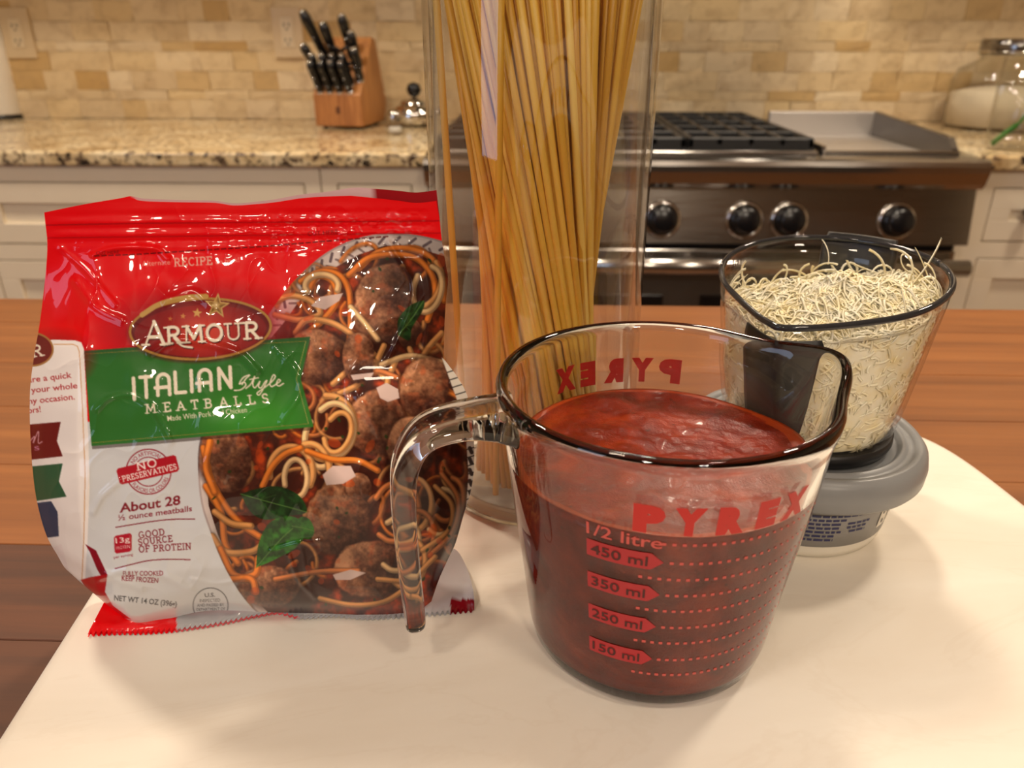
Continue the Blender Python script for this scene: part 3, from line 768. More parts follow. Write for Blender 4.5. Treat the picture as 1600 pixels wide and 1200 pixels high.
for i in range(1, tr + 1):
    f = 1 - i / tr
    for k in range(n):
        p = rim0[k] * f
        X, Y = p[0] * 130 + 20, p[1] * 130 + 20
        edge = min(1.0, (1 - f) / .12)
        lump = (float(fbm(X * .55, Y * .55, 40, 4, .5)) - .5) * .0048 + (float(fbm(X * 2.2, Y * 2.2, 90, 2)) - .5) * .0009
        V.append((p[0], p[1], LEVEL - .0009 * edge + lump * edge + .0012 * (1 - f)))
R = len(prof) + tr
for k in range(n): Fc.append((0, 1 + (k + 1) % n, 1 + k))
for i in range(R - 1):
    for k in range(n):
        k2 = (k + 1) % n; Fc.append((1 + i * n + k, 1 + i * n + k2, 1 + (i + 1) * n + k2, 1 + (i + 1) * n + k))
me = make_mesh(V, Fc, True)
bm = bmesh.new(); bm.from_mesh(me); bmesh.ops.remove_doubles(bm, verts=bm.verts, dist=1e-6); bmesh.ops.recalc_face_normals(bm, faces=bm.faces); bm.to_mesh(me); bm.free()
me.materials.append(sauce_mat()); me.materials.append(mat('orange_oil_ring', rgb(158, 56, 12), .3))
for pl in me.polygons:
    c_ = pl.center; r_ = math.hypot(c_[0], c_[1])
    if c_[2] > LEVEL - .0016 and r_ > .0512: pl.material_index = 1
so = obj('tomato_sauce', me, None, None, (cx, cy, BOARD + .0004), (0, 0, PSI))
tag(so, 'thick red tomato sauce filling the glass measuring cup', 'sauce')

# ------------------------------------------------------------------ white tub with a grey lid
tx, ty, _ = ground(.1445, .334)
tub = thing('spread_tub', 'white plastic tub with a grey lid and grey label', 'tub', (tx, ty, BOARD + .0004), PSI)
M_TUBW = mat('white_tub_plastic', rgb(232, 226, 212), .35)
M_LID = mat('grey_lid_plastic', rgb(138, 140, 142), .36)
M_LABEL = mat('grey_label', rgb(146, 145, 144), .4)
M_NAVY = mat('navy_print', rgb(44, 46, 92), .5)
tprof = [(.0400, .0), (.0418, .001), (.0428, .004), (.0468, .0385)]
def r_tub(z_): return float(np.interp(z_, [.001, .004, .0385], [.0418, .0428, .0468]))
obj('tub_body', lathe_mesh([(0, .0015), (.0385, .0015), (.0392, 0)] + tprof + [(.0458, .0385), (.0415, .004), (0, .003)], 72), M_TUBW, tub)
obj('label_band', lathe_mesh([(r_tub(.0075) + .0001, .0075), (r_tub(.0075) + .0004, .0076), (r_tub(.0375) + .0004, .0374), (r_tub(.0375) + .0001, .0375)], 72), M_LABEL, tub)
lidp = [(.0470, .0345), (.0552, .0330), (.0562, .0345), (.0566, .0400), (.0555, .0455), (.0530, .0485), (.0508, .0490), (.0495, .0470), (.0480, .0462), (.0462, .0468), (.0450, .0482), (.0437, .0478), (.0425, .0455), (.0415, .0450), (0, .0450)]
obj('lid', lathe_mesh(lidp + [(0, .0440), (.042, .0440), (.0480, .0440), (.0545, .040), (.0545, .0350), (.0475, .0355)], 96), M_LID, tub)
def on_tub(a_deg, z_, off=.0006):
    r = r_tub(z_) + off; a = math.radians(a_deg) - PI / 2; return Vector((r * math.cos(a), r * math.sin(a), z_))
rp_ = random.Random(8)
quads = []
for row in range(11):
    z_ = .0345 - row * .0023; a = -28.0
    end = (34, 33, 32, 8, 26, 10, 26, 24, 24, 4, 4)[row]
    if row in (3, 5): a = -28.0
    while a < end:
        w_ = rp_.uniform(2.2, 5.5)
        m0 = [on_tub(a, z_), on_tub(min(a + w_, end), z_), on_tub(min(a + w_, end), z_ + .00125), on_tub(a, z_ + .00125)]
        if not (row in (6, 7, 8) and 6 < a < 9): quads.append(m0)
        a += w_ + .9
V = [p for q in quads for p in q]; Fc = [(4 * k, 4 * k + 1, 4 * k + 2, 4 * k + 3) for k in range(len(quads))]
o = obj('label_print', make_mesh(V, Fc, False), M_NAVY, tub); o['kind'] = 'stuff'; o['label'] = 'small dark blue print on the label'
def tub_patch(name, a0, a1, z0, z1, m, off=.0007):
    nn = 6; V = [on_tub(a0 + (a1 - a0) * k / nn, z0, off) for k in range(nn + 1)] + [on_tub(a0 + (a1 - a0) * k / nn, z1, off) for k in range(nn + 1)]
    return obj(name, make_mesh(V, [(k, k + 1, nn + 2 + k, nn + 1 + k) for k in range(nn)], True), m, tub)
tub_patch('label_panel', 37, 46, .0130, .0335, M_TUBW)
tub_patch('label_panel', 48, 55, .0130, .0215, M_TUBW)
tub_patch('label_stripe', 68, 71, .0125, .0345, M_TUBW)
for a0, z0 in ((39.5, .0265), (42.5, .0275), (39, .0205), (42.5, .0210), (40, .0150), (51, .0170)):
    tub_patch('panel_mark', a0, a0 + 2.2, z0, z0 + .0022, M_BLACK, .0009)

# ------------------------------------------------------------------ angled plastic measuring beaker of shredded cheese
ZB = BOARD + .0004 + .0452
LH = .086                                          # height of the beaker
bk = thing('measuring_beaker', 'clear plastic measuring beaker with pointed lip and black grips', 'beaker', (tx, ty, ZB), PSI)
SPD = math.radians(232); RR, DT = .0490, math.radians(43)
def bk_r(a):
    d = abs((a - SPD + PI) % (2 * PI) - PI)
    if d >= DT: return RR
    t = RR / math.cos(d - DT); 
    return t - .0022 * math.exp(-(d / .10) ** 2)
def bk_top(a):
    d = (a - SPD + PI) % (2 * PI) - PI
    return LH - .0130 * (0.5 + .5 * math.cos(d)) ** 1.5
R0 = .0385
def bk_pt(a, t, off=0.0):
    z0 = .0075; zt = bk_top(a)
    r = R0 + (bk_r(a) - R0) * t ** .85 + off
    return Vector((r * math.cos(a), r * math.sin(a), z0 + (zt - z0) * t))
M_BEAK = clear_film('clear_beaker_plastic', (.995, .993, .99, 1), .9, .03)
n = 120; V, Fc = [], []
lev = [0, .12, .25, .4, .55, .7, .85, 1.0]
for off in (0.0, -.0018):
    for t in (lev if off == 0 else lev[::-1]):
        for k in range(n): V.append(bk_pt(2 * PI * k / n, t, off))
L2 = len(lev) * 2
for i in range(L2 - 1):
    for k in range(n): Fc.append((i * n + k, i * n + (k + 1) % n, (i + 1) * n + (k + 1) % n, (i + 1) * n + k))
V.append((0, 0, .0075)); c0 = len(V) - 1; V.append((0, 0, .0080)); c1 = len(V) - 1
for k in range(n):
    Fc.append((c0, (k + 1) % n, k)); Fc.append((c1, (L2 - 1) * n + k, (L2 - 1) * n + (k + 1) % n))
me = make_mesh(V, Fc, True); fix_normals(me); obj('clear_wall', me, M_BEAK, bk)
M_RIM = mat('smoky_rim_plastic', (.05, .052, .06, 1), .06, 0, Transmission_Weight=.55, IOR=1.45)
rim = [bk_pt(2 * PI * k / n, 1.0, -.0009) for k in range(n + 1)]
obj('rim', tube_mesh(rim, .0014, 10), M_RIM, bk)
obj('base_ring', lathe_mesh([(0, 0), (.0362, 0), (.0385, .0012), (.0396, .004), (.0394, .0076), (.0386, .0078), (0, .0074)], 64), M_RUBBER, bk)
def grip(a_c, half, t0, t1, off, name):
    nn, mm = 16, 12; V, Fc = [], []
    for side in (off, .0001):
        for j in range(mm + 1):
            for i in range(nn + 1):
                u, v = i / nn * 2 - 1, j / mm * 2 - 1
                # rounded corners
                uu = u * (1 - .0) ; hx = half
                if abs(v) > .8: hx = half * (1 - .12 * ((abs(v) - .8) / .2) ** 2)
                V.append(bk_pt(a_c + u * hx, t0 + (t1 - t0) * (v + 1) / 2, side))
    W = nn + 1; H = mm + 1; S = W * H
    for j in range(mm):
        for i in range(nn):
            a = j * W + i; Fc.append((a, a + 1, a + W + 1, a + W)); Fc.append((S + a, S + a + W, S + a + W + 1, S + a + 1))
    edge = [i for i in range(W)] + [j * W + nn for j in range(1, H)] + [mm * W + i for i in range(nn - 1, -1, -1)] + [j * W for j in range(mm - 1, 0, -1)]
    for a, b in zip(edge, edge[1:] + edge[:1]): Fc.append((a, b, S + b, S + a))
    me = make_mesh(V, Fc, True); fix_normals(me); return obj(name, me, M_RUBBER, bk)
grip(SPD - .03, .34, .0, .915, .0011, 'front_grip')
grip(math.radians(54), .36, .0, 1.03, .0032, 'rear_grip')
V2, T2 = text2d('mL', .005); W = V2[:, 0].max()
obj('scale_text', wrap_mesh(V2, T2, lambda x, y: bk_pt(math.radians(128) + .20 * x / W, .895 + .050 * y, .0003), .3), M_RUBBER, bk)

# shredded cheese: a heap of fine curling shreds over a packed core
cr = np.random.default_rng(4)
def fill_t(a): return .87 - .17 * max(0.0, math.sin(a - .25)) ** 1.5
def cheese_top(x, y):
    d = math.hypot(x - .006, y + .006)
    return .0690 + .0080 * math.exp(-(d / .028) ** 2) - max(0, y - .008) * .42 + .009 * (float(fbm(x * 90 + 9, y * 90 + 9, 60, 3)) - .5)
V, Fc = [], []
nk = 128
for t in np.linspace(0.02, 1.0, 9):
    for k in range(nk):
        a = 2 * PI * k / nk; p = bk_pt(a, t * fill_t(a), -.0026 - .0010 * float(vnoise(a * 9, t * 24, 33))); V.append(p)
ring_n = 30
for i in range(1, ring_n + 1):
    f = 1 - i / ring_n
    for k in range(nk):
        a = 2 * PI * k / nk; p = bk_pt(a, fill_t(a), -.0032); x, y = p.x * f, p.y * f
        V.append((x, y, (p.z * f ** 3 + (cheese_top(x, y) + .0019 + .0034 * (float(fbm(x * 420 + 50, y * 420 + 50, 70, 2)) - .5)) * (1 - f ** 3))))
tot = 9 + ring_n
for i in range(tot - 1):
    for k in range(nk): Fc.append((i * nk + k, i * nk + (k + 1) % nk, (i + 1) * nk + (k + 1) % nk, (i + 1) * nk + k))
Fc.append(tuple(range(nk)))
core = make_mesh(V, Fc, True)
SV, SF = [], []
def cheese_surf(x, y):
    a = math.atan2(y, x); e = bk_pt(a, fill_t(a), -.0034); f = min(1.0, math.hypot(x, y) / math.hypot(e.x, e.y))
    return e.z * f ** 3 + (cheese_top(x, y) + .0012) * (1 - f ** 3)
def shred(p, d, nrm, length, w_, curl, inside=True, lie=None):
    m_ = 9; p = np.array(p, float); d = np.array(d, float); nrm = np.array(nrm, float); base = len(SV)
    for i in range(m_):
        side = np.cross(d, nrm); side /= (np.linalg.norm(side) + 1e-9)
        th = .32 * w_
        aa = math.atan2(p[1], p[0]); lim = R0 + (bk_r(aa) - R0) * max(0.0, min(1.0, (p[2] - .0075) / (bk_top(aa) - .0075))) ** .85 - .0024; rr_ = math.hypot(p[0], p[1])
        if rr_ > lim and inside: p[:2] *= lim / rr_
        SV.extend([p + side * w_ * .5, p + nrm * th, p - side * w_ * .5])
        p = p + d * length / (m_ - 1)
        if lie is not None: p[2] = cheese_surf(p[0], p[1]) + lie * (1 + .8 * math.sin(i * 1.3 + lie * 9e3))
        d = d + (side * curl[0] + nrm * curl[1]) ; d /= np.linalg.norm(d)
    for i in range(m_ - 1):
        for k in range(3): SF.append((base + 3 * i + k, base + 3 * i + (k + 1) % 3, base + 3 * i + 3 + (k + 1) % 3, base + 3 * i + 3 + k))
for _ in range(1500):                              # heap
    a = cr.uniform(0, 2 * PI); f = math.sqrt(cr.uniform(0, 1)) * .93
    e = bk_pt(a, fill_t(a), -.004); x, y = e.x * f, e.y * f
    z_ = cheese_top(x, y) * (1 - f ** 6) + (e.z - .004) * f ** 6 + cr.uniform(-.0010, .0018)
    th = cr.uniform(0, 2 * PI); d = (math.cos(th), math.sin(th), 0.0)
    shred((x, y, z_), d, (0, 0, 1), cr.uniform(.012, .032), cr.uniform(.0010, .0016), (cr.normal(0, .34), 0.0), True, abs(cr.normal(.0004, .0007)))
for _ in range(1500):                              # pressed against the clear wall
    a = cr.uniform(0, 2 * PI); t = cr.uniform(.04, 1.0) * (fill_t(a) + .03)
    p = bk_pt(a, t, -.0024 - abs(cr.normal(0, .0004))); nrm = np.array((math.cos(a), math.sin(a), 0))
    th = cr.uniform(0, 2 * PI); tg_ = np.array((-math.sin(a), math.cos(a), 0))
    d = tg_ * math.cos(th) + np.array((0, 0, 1)) * math.sin(th) * .8 - nrm * .12
    shred(p, d / np.linalg.norm(d), nrm, cr.uniform(.009, .022), cr.uniform(.0010, .0015), (cr.normal(0, .3), -.10))
# a few long loops hanging over the lip at the right
for a, l in ((math.radians(2), .034), (math.radians(8), .028), (math.radians(150), .018), (math.radians(70), .02)):
    p = bk_pt(a, .86, -.010); nrm = (math.cos(a), math.sin(a), 0)
    shred(p, (nrm[0] * .5, nrm[1] * .5, .8), (-nrm[1], nrm[0], 0), l * .8, .0011, (cr.normal(.1, .2), .1), False)
sh_me = make_mesh(SV, SF, True)
me = join_meshes([core, sh_me])
def cheese_mat():
    m = mat('shredded_cheese', rough=.6)
    N, L, P = nodes(m); n = noise(N, L, coords(N, L), 120, 3); r = ramp(N, [(.3, rgb(253, 238, 188)), (.6, rgb(255, 250, 226))]); L.new(n.outputs[0], r.inputs[0])
    L.new(r.outputs[0], P.inputs['Base Color'])
    tl = N.new('ShaderNodeBsdfTranslucent'); L.new(r.outputs[0], tl.inputs[0]); mx = N.new('ShaderNodeMixShader'); mx.inputs[0].default_value = .10
    L.new(P.outputs[0], mx.inputs[1]); L.new(tl.outputs[0], mx.inputs[2]); L.new(mx.outputs[0], N['Material Output'].inputs[0]); return m
ch = obj('shredded_cheese', me, cheese_mat(), None, (tx, ty, ZB), (0, 0, PSI))
tag(ch, 'pale shredded cheese heaped in the clear plastic beaker', 'cheese', None, 'stuff')

# ================================================================== BAG OF FROZEN MEATBALLS
# the printed film is painted first (flat print), then laid on the bag's shaped surface
class Print:
    S = 3
    def __init__(s, x0, y0, x1, y1, col):
        s.x0, s.y0 = x0, y0; s.w, s.h = (x1 - x0) * s.S, (y1 - y0) * s.S
        s.im = np.empty((s.h, s.w, 3), np.float32); s.im[:] = col; s.clip = None
    def win(s, xa, ya, xb, yb):
        i0 = max(0, int((ya - s.y0) * s.S) - 1); i1 = min(s.h, int((yb - s.y0) * s.S) + 2)
        j0 = max(0, int((xa - s.x0) * s.S) - 1); j1 = min(s.w, int((xb - s.x0) * s.S) + 2)
        if i1 <= i0 or j1 <= j0: return None
        X = s.x0 + (np.arange(j0, j1) + .5) / s.S; Y = s.y0 + (np.arange(i0, i1) + .5) / s.S
        return (slice(i0, i1), slice(j0, j1)), X[None, :], Y[:, None]
    def put(s, sl, mask, col, op=1.0):
        m = mask.astype(np.float32) * op
        if s.clip is not None: m = m * s.clip[sl]
        m = m[..., None]; s.im[sl] = s.im[sl] * (1 - m) + np.asarray(col, np.float32) * m
    @staticmethod
    def inside(P, X, Y):
        P = np.asarray(P, float); m = np.zeros(np.broadcast(X, Y).shape, bool)
        for (xa, ya), (xb, yb) in zip(P, np.roll(P, -1, 0)):
            if ya == yb: continue
            c = (ya > Y) != (yb > Y); m ^= c & (X < (xb - xa) * (Y - ya) / (yb - ya) + xa)
        return m
    def poly(s, P, col, op=1.0):
        P = np.asarray(P, float); w = s.win(*P.min(0), *P.max(0))
        if w: s.put(w[0], s.inside(P, w[1], w[2]), col, op)
    def ell(s, cx, cy, rx, ry, col, rot=0.0, op=1.0, soft=0.0, hole=0.0):
        R = max(rx, ry) * (1 + soft) + 1; w = s.win(cx - R, cy - R, cx + R, cy + R)
        if not w: return
        c, n = math.cos(rot), math.sin(rot); dx, dy = w[1] - cx, w[2] - cy
        d = np.sqrt(((dx * c + dy * n) / rx) ** 2 + ((-dx * n + dy * c) / ry) ** 2)
        m = (d <= 1) if soft == 0 else np.clip((1 + soft - d) / (2 * soft), 0, 1)
        if hole: m = m & (d >= hole)
        s.put(w[0], m, col, op)
    def line(s, P, width, col, op=1.0, spl=False, soft=False):
        if spl: P = smooth_path(P, 8)
        P = np.asarray(P, float); h = width / 2; w = s.win(*(P.min(0) - h - 1), *(P.max(0) + h + 1))
        if not w: return
        d2 = np.full(np.broadcast(w[1], w[2]).shape, 1e9)
        for a, b in zip(P[:-1], P[1:]):
            ab = b - a; L2 = (ab ** 2).sum() + 1e-9
            t = np.clip(((w[1] - a[0]) * ab[0] + (w[2] - a[1]) * ab[1]) / L2, 0, 1)
            d2 = np.minimum(d2, (w[1] - a[0] - t * ab[0]) ** 2 + (w[2] - a[1] - t * ab[1]) ** 2)
        d = np.sqrt(d2); s.put(w[0], np.clip((h - d) / h * 2, 0, 1) if soft else d <= h, col, op)
    def tris(s, V, T, col, op=1.0):
        if not len(V): return
        w = s.win(*V.min(0), *V.max(0))
        if not w: return
        m = np.zeros(np.broadcast(w[1], w[2]).shape, bool); X0, Y0 = w[1][0], w[2][:, 0]
        for t in T:
            p = V[t]; lo, hi = p.min(0), p.max(0)
            j0, j1 = np.searchsorted(X0, (lo[0], hi[0])); i0, i1 = np.searchsorted(Y0, (lo[1], hi[1]))
            if j1 <= j0 or i1 <= i0: continue
            x, y = X0[None, j0:j1], Y0[i0:i1, None]; sg = []
            for a, b in ((0, 1), (1, 2), (2, 0)):
                sg.append((p[b, 0] - p[a, 0]) * (y - p[a, 1]) - (p[b, 1] - p[a, 1]) * (x - p[a, 0]))
            m[i0:i1, j0:j1] |= ((sg[0] >= 0) & (sg[1] >= 0) & (sg[2] >= 0)) | ((sg[0] <= 0) & (sg[1] <= 0) & (sg[2] <= 0))
        s.put(w[0], m, col, op)
    def text(s, t, p0, p1, h, col, bold=0.0, shear=0.0, op=1.0, bend=0.0):
        V, T = text2d(t, bold); p0, p1 = np.array(p0, float), np.array(p1, float); d = p1 - p0; L = np.hypot(*d); d /= L; up = np.array((d[1], -d[0]))
        x = V[:, 0] / V[:, 0].max(); Q = p0 + np.outer(x * L + shear * V[:, 1] * h, d) + np.outer(V[:, 1] * h + bend * 4 * x * (1 - x), up); s.tris(Q, T, col, op)
    def arc_text(s, t, c, r, a0, a1, h, col, bold=0.0, inward=False):
        V, T = text2d(t, bold); x = V[:, 0] / V[:, 0].max(); a = np.radians(a0 + (a1 - a0) * x); rr = r + (V[:, 1] * h if not inward else -V[:, 1] * h)
        s.tris(np.stack([c[0] + rr * np.sin(a), c[1] - rr * np.cos(a)], 1), T, col)
    def slab(s, t, p0, p1, h, col, wt=.16, space=.12, serif=.30, op=1.0, big=None, thin=None):
        """slab-serif capitals drawn with strokes"""
        p0, p1 = np.array(p0, float), np.array(p1, float); L = np.hypot(*(p1 - p0)); d = (p1 - p0) / L; up = np.array((d[1], -d[0]))
        ws = [(SLAB[c][0] if c in SLAB else .35) * (big if big and i == 0 else 1) for i, c in enumerate(t)]; tot = sum(ws) + space * (len(t) - 1); k = L / tot; x = 0.0
        for i, c in enumerate(t):
            b = big if big and i == 0 else 1.0
            if c in SLAB:
                W, st, lo, hi = SLAB[c]
                f = lambda q: p0 + d * (x + q[0] * b) * k + up * q[1] * h * b
                for j, q in enumerate(st):
                    ww = wt * (thin if thin and j == 0 and c in 'AMNUV' else 1)
                    s.line([f(v) for v in q], ww * h, col, op)
                for xs_, yy_ in ((lo, 0), (hi, 1)):
                    for v in xs_: s.line([f((v - serif / 2 / b, yy_)), f((v + serif / 2 / b, yy_))], wt * h * .62, col, op)
            x += ws[i] + space
    def done(s):
        a = s.im.reshape(s.h // s.S, s.S, s.w // s.S, s.S, 3).mean((1, 3)); return a
def arcp(cx, cy, rx, ry, a0, a1, n=12):
    return [(cx + rx * math.cos(math.radians(a0 + (a1 - a0) * i / n)), cy + ry * math.sin(math.radians(a0 + (a1 - a0) * i / n))) for i in range(n + 1)]
SLAB = {
 'A': (.84, [[(.12, 0), (.42, 1)], [(.42, 1), (.74, 0)], [(.24, .33), (.62, .33)]], [.12, .74], []),
 'B': (.72, [[(.16, 0), (.16, 1)], [(.16, 1)] + arcp(.36, .77, .22, .23, 90, -90) + [(.16, .54)], [(.16, .54)] + arcp(.38, .27, .25, .27, 90, -90) + [(.16, 0)]], [.12], [.12]),
 'C': (.74, [arcp(.40, .5, .32, .5, 50, 310, 18)], [], []),
 'D': (.80, [[(.16, 0), (.16, 1)], [(.16, 1)] + arcp(.36, .5, .32, .5, 90, -90) + [(.16, 0)]], [.12], [.12]),
 'E': (.66, [[(.16, 0), (.16, 1)], [(.16, 1), (.58, 1), (.58, .84)], [(.16, .52), (.46, .52)], [(.16, 0), (.60, 0), (.60, .18)]], [.12], [.12]),
 'F': (.62, [[(.16, 0), (.16, 1)], [(.16, 1), (.58, 1), (.58, .84)], [(.16, .52), (.46, .52)]], [.16], [.12]),
 'G': (.80, [arcp(.40, .5, .32, .5, 50, 330, 18), [(.46, .42), (.70, .42), (.70, .12)]], [], []),
 'I': (.34, [[(.17, 0), (.17, 1)]], [.17], [.17]),
 'K': (.74, [[(.16, 0), (.16, 1)], [(.16, .42), (.60, 1)], [(.30, .58), (.64, 0)]], [.16, .64], [.16, .6]),
 'L': (.62, [[(.16, 0), (.16, 1)], [(.16, 0), (.58, 0), (.58, .20)]], [.12], [.16]),
 'M': (.98, [[(.14, 0), (.18, 1)], [(.18, 1), (.48, .22)], [(.48, .22), (.80, 1)], [(.80, 1), (.84, 0)]], [.14, .84], [.14, .84]),
 'N': (.84, [[(.15, 0), (.15, 1)], [(.15, 1), (.69, 0)], [(.69, 0), (.69, 1)]], [.15], [.12, .69]),
 'O': (.82, [arcp(.41, .5, .33, .5, 0, 360, 24)], [], []),
 'P': (.68, [[(.16, 0), (.16, 1)], [(.16, 1)] + arcp(.38, .74, .23, .26, 90, -90) + [(.16, .48)]], [.16], [.12]),
 'R': (.76, [[(.16, 0), (.16, 1)], [(.16, 1)] + arcp(.38, .75, .22, .25, 90, -90) + [(.16, .50)], [(.36, .50), (.66, 0)]], [.16, .68], [.12]),
 'S': (.64, [arcp(.32, .75, .21, .25, 20, 270, 14) + arcp(.32, .25, .23, .25, 90, -160, 14)], [], []),
 'T': (.70, [[(.35, 0), (.35, 1)], [(.06, .82), (.06, 1), (.64, 1), (.64, .82)]], [.35], []),
 'U': (.82, [[(.17, 1), (.17, .32)] + arcp(.41, .32, .24, .32, 180, 360) + [(.65, 1)]], [], [.17, .65]),
 'V': (.80, [[(.10, 1), (.40, 0)], [(.40, 0), (.70, 1)]], [], [.10, .70]),
 'Z': (.66, [[(.10, 1), (.58, 1), (.10, 0), (.58, 0)]], [], []),
}
RED, MAROON, SILVER, CREAM, INK = (230, 0, 12), (128, 16, 34), (208, 210, 214), (240, 228, 206), (60, 60, 66)
def paint_bag():
    P = Print(36, 284, 756, 1004, RED)
    # --- silver lower left
    P.poly([(120, 660), (560, 640), (760, 640), (760, 1004), (100, 1004), (118, 905)], SILVER)
    # --- round picture of the dish
    edge = smooth_path([(760, 400), (700, 379), (650, 367), (600, 365), (556, 373), (516, 391), (484, 415), (452, 447), (426, 482), (400, 520), (355, 590), (325, 650), (312, 690), (309, 730), (314, 785), (328, 830), (348, 880), (374, 925), (402, 958), (440, 990)], 6)
    dish = np.vstack([edge, [(760, 1004), (760, 400)]])
    P.clip = None
    w = P.win(300, 355, 756, 1004); m = P.inside(dish, w[1], w[2])
    P.clip = np.zeros((P.h, P.w), np.float32); P.clip[w[0]] = m
    XX, YY = np.broadcast_arrays(w[1], w[2])
    n1 = fbm(XX / 34, YY / 34, 3, 4); n2 = fbm(XX / 12, YY / 12, 9, 3)
    base = np.array((62, 24, 16)) + (np.clip((n1 - .42) * 4, 0, 1) * np.clip((n2 - .3) * 2, 0, 1))[..., None] * np.array((140, 46, 12))
    P.im[w[0]] = np.where(m[..., None], base, P.im[w[0]])
    # plate rim, pale with dark hatching
    for off, wd, c in ((0, 54, (212, 196, 190)), (0, 6, (176, 160, 158))): P.line(edge, wd, c)
    e2 = edge[::1]
    for i in range(3, 60, 3):
        a, b = e2[i], e2[i + 1]; t = (b - a) / (np.hypot(*(b - a)) + 1e-9); nn = np.array((-t[1], t[0])); nn = nn if nn @ (np.array((560, 650)) - a) > 0 else -nn
        P.line([a + nn * 6, a + nn * 15 + t * 9], 4.5, (104, 86, 92)); P.line([a + nn * 17, a + nn * 25 - t * 6], 3.5, (128, 108, 108))
    # bed of sauce and pasta inside the rim
    inner = np.array([(756, 420), (700, 402), (640, 384), (600, 384), (560, 398), (528, 418), (494, 446), (462, 482), (430, 520), (330, 640), (322, 690), (322, 740), (326, 790), (340, 835), (366, 890), (392, 930), (420, 958), (450, 990), (756, 1000)], float)
    mi = P.inside(inner, w[1], w[2]); P.im[w[0]] = np.where(mi[..., None], base, P.im[w[0]])
    r = random.Random(12)
    def noodle(pts, wd=10, tone=0, op=1.0):
        pts = np.array(pts, float)
        c = np.array([(218, 150, 88), (226, 122, 46), (200, 118, 66), (230, 182, 130)][tone % 4])
        wd *= .88; P.line(pts, wd + 5, c * .28, .55 * op, True, True); P.line(pts, wd, c * .72, op, True)
        P.line(pts - np.array((.12 * wd, .14 * wd)), wd * .62, c, op, True); P.line(pts - np.array((.16 * wd, .18 * wd)), wd * .24, np.minimum(c * 1.16, 245), op * .8, True)
    def loop(cx, cy, rx, ry, a0, a1, wd=10, tone=0, rot=0.0, op=1.0):
        q = np.array(arcp(0, 0, rx, ry, a0, a1, 10)); c, s = math.cos(rot), math.sin(rot)
        noodle(np.stack([cx + q[:, 0] * c - q[:, 1] * s, cy + q[:, 0] * s + q[:, 1] * c], 1), wd, tone, op)
    for _ in range(95):                           # background tangle
        cx_, cy_ = r.uniform(325, 745), r.uniform(390, 960); R_ = r.uniform(14, 46); a = r.uniform(0, 360)
        loop(cx_, cy_, R_, R_ * r.uniform(.5, 1), a, a + r.uniform(90, 220), r.uniform(6, 9), r.choice((0, 1, 2, 2, 1)), r.uniform(0, 3), r.uniform(.35, .7))
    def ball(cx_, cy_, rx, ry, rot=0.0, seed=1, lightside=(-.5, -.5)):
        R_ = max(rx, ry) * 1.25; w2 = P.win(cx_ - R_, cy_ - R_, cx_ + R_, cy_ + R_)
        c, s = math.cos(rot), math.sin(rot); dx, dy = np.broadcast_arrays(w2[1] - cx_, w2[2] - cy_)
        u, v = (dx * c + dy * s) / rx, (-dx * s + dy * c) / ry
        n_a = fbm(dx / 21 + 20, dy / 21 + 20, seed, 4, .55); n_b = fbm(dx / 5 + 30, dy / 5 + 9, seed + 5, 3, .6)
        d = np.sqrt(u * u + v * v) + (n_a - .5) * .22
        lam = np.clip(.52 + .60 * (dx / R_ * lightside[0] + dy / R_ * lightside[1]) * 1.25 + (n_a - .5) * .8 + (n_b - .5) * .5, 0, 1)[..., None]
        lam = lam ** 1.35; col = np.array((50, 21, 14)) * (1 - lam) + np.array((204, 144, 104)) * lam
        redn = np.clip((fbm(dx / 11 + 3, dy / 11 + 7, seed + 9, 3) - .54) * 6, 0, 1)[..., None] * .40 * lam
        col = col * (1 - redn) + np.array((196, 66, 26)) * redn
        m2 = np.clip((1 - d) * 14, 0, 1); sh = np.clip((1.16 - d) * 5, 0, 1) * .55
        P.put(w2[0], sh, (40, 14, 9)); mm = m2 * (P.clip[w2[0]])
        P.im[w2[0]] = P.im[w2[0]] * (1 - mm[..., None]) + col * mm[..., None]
    # upper group
    for q in (((432, 470), (455, 462), (485, 470), (500, 490), (470, 500), (430, 492)), ((470, 440), (500, 425), (530, 430), (545, 455), (548, 500), (545, 540)),
              ((560, 420), (590, 395), (630, 388), (670, 400), (690, 430), (694, 470)), ((545, 430), (580, 402), (640, 400), (672, 425), (680, 460), (668, 500)),
              ((482, 455), (497, 432), (520, 440), (526, 470), (505, 500), (480, 520)), ((462, 520), (480, 500), (520, 505), (560, 530), (585, 555)),
              ((470, 545), (500, 535), (540, 540), (575, 560), (600, 590))):
        noodle(q, 11, r.choice((0, 1, 1)))
    loop(655, 440, 34, 42, -60, 200, 11, 0, .3); loop(668, 452, 22, 36, -90, 210, 10, 3, .2); loop(503, 447, 26, 18, 150, 380, 11, 3)
    ball(598, 472, 46, 66, .28, 3, (-.75, -.3)); ball(494, 557, 48, 44, 0, 7, (-.5, -.5)); ball(640, 520, 0.1 + 20, 24, 0, 4)
    for q in (((548, 480), (570, 505), (590, 530)), ((600, 540), (585, 570), (560, 600), (530, 615)), ((620, 560), (605, 600), (615, 640), (600, 670)), ((640, 545), (650, 580), (632, 615), (640, 650)),
              ((672, 560), (655, 590), (640, 620)), ((690, 520), (668, 545), (650, 580)), ((596, 570), (640, 556), (690, 566)), ((560, 590), (590, 580), (620, 590)), ((520, 600), (550, 575), (585, 565))):
        noodle(q, 10, r.choice((0, 2, 3)))
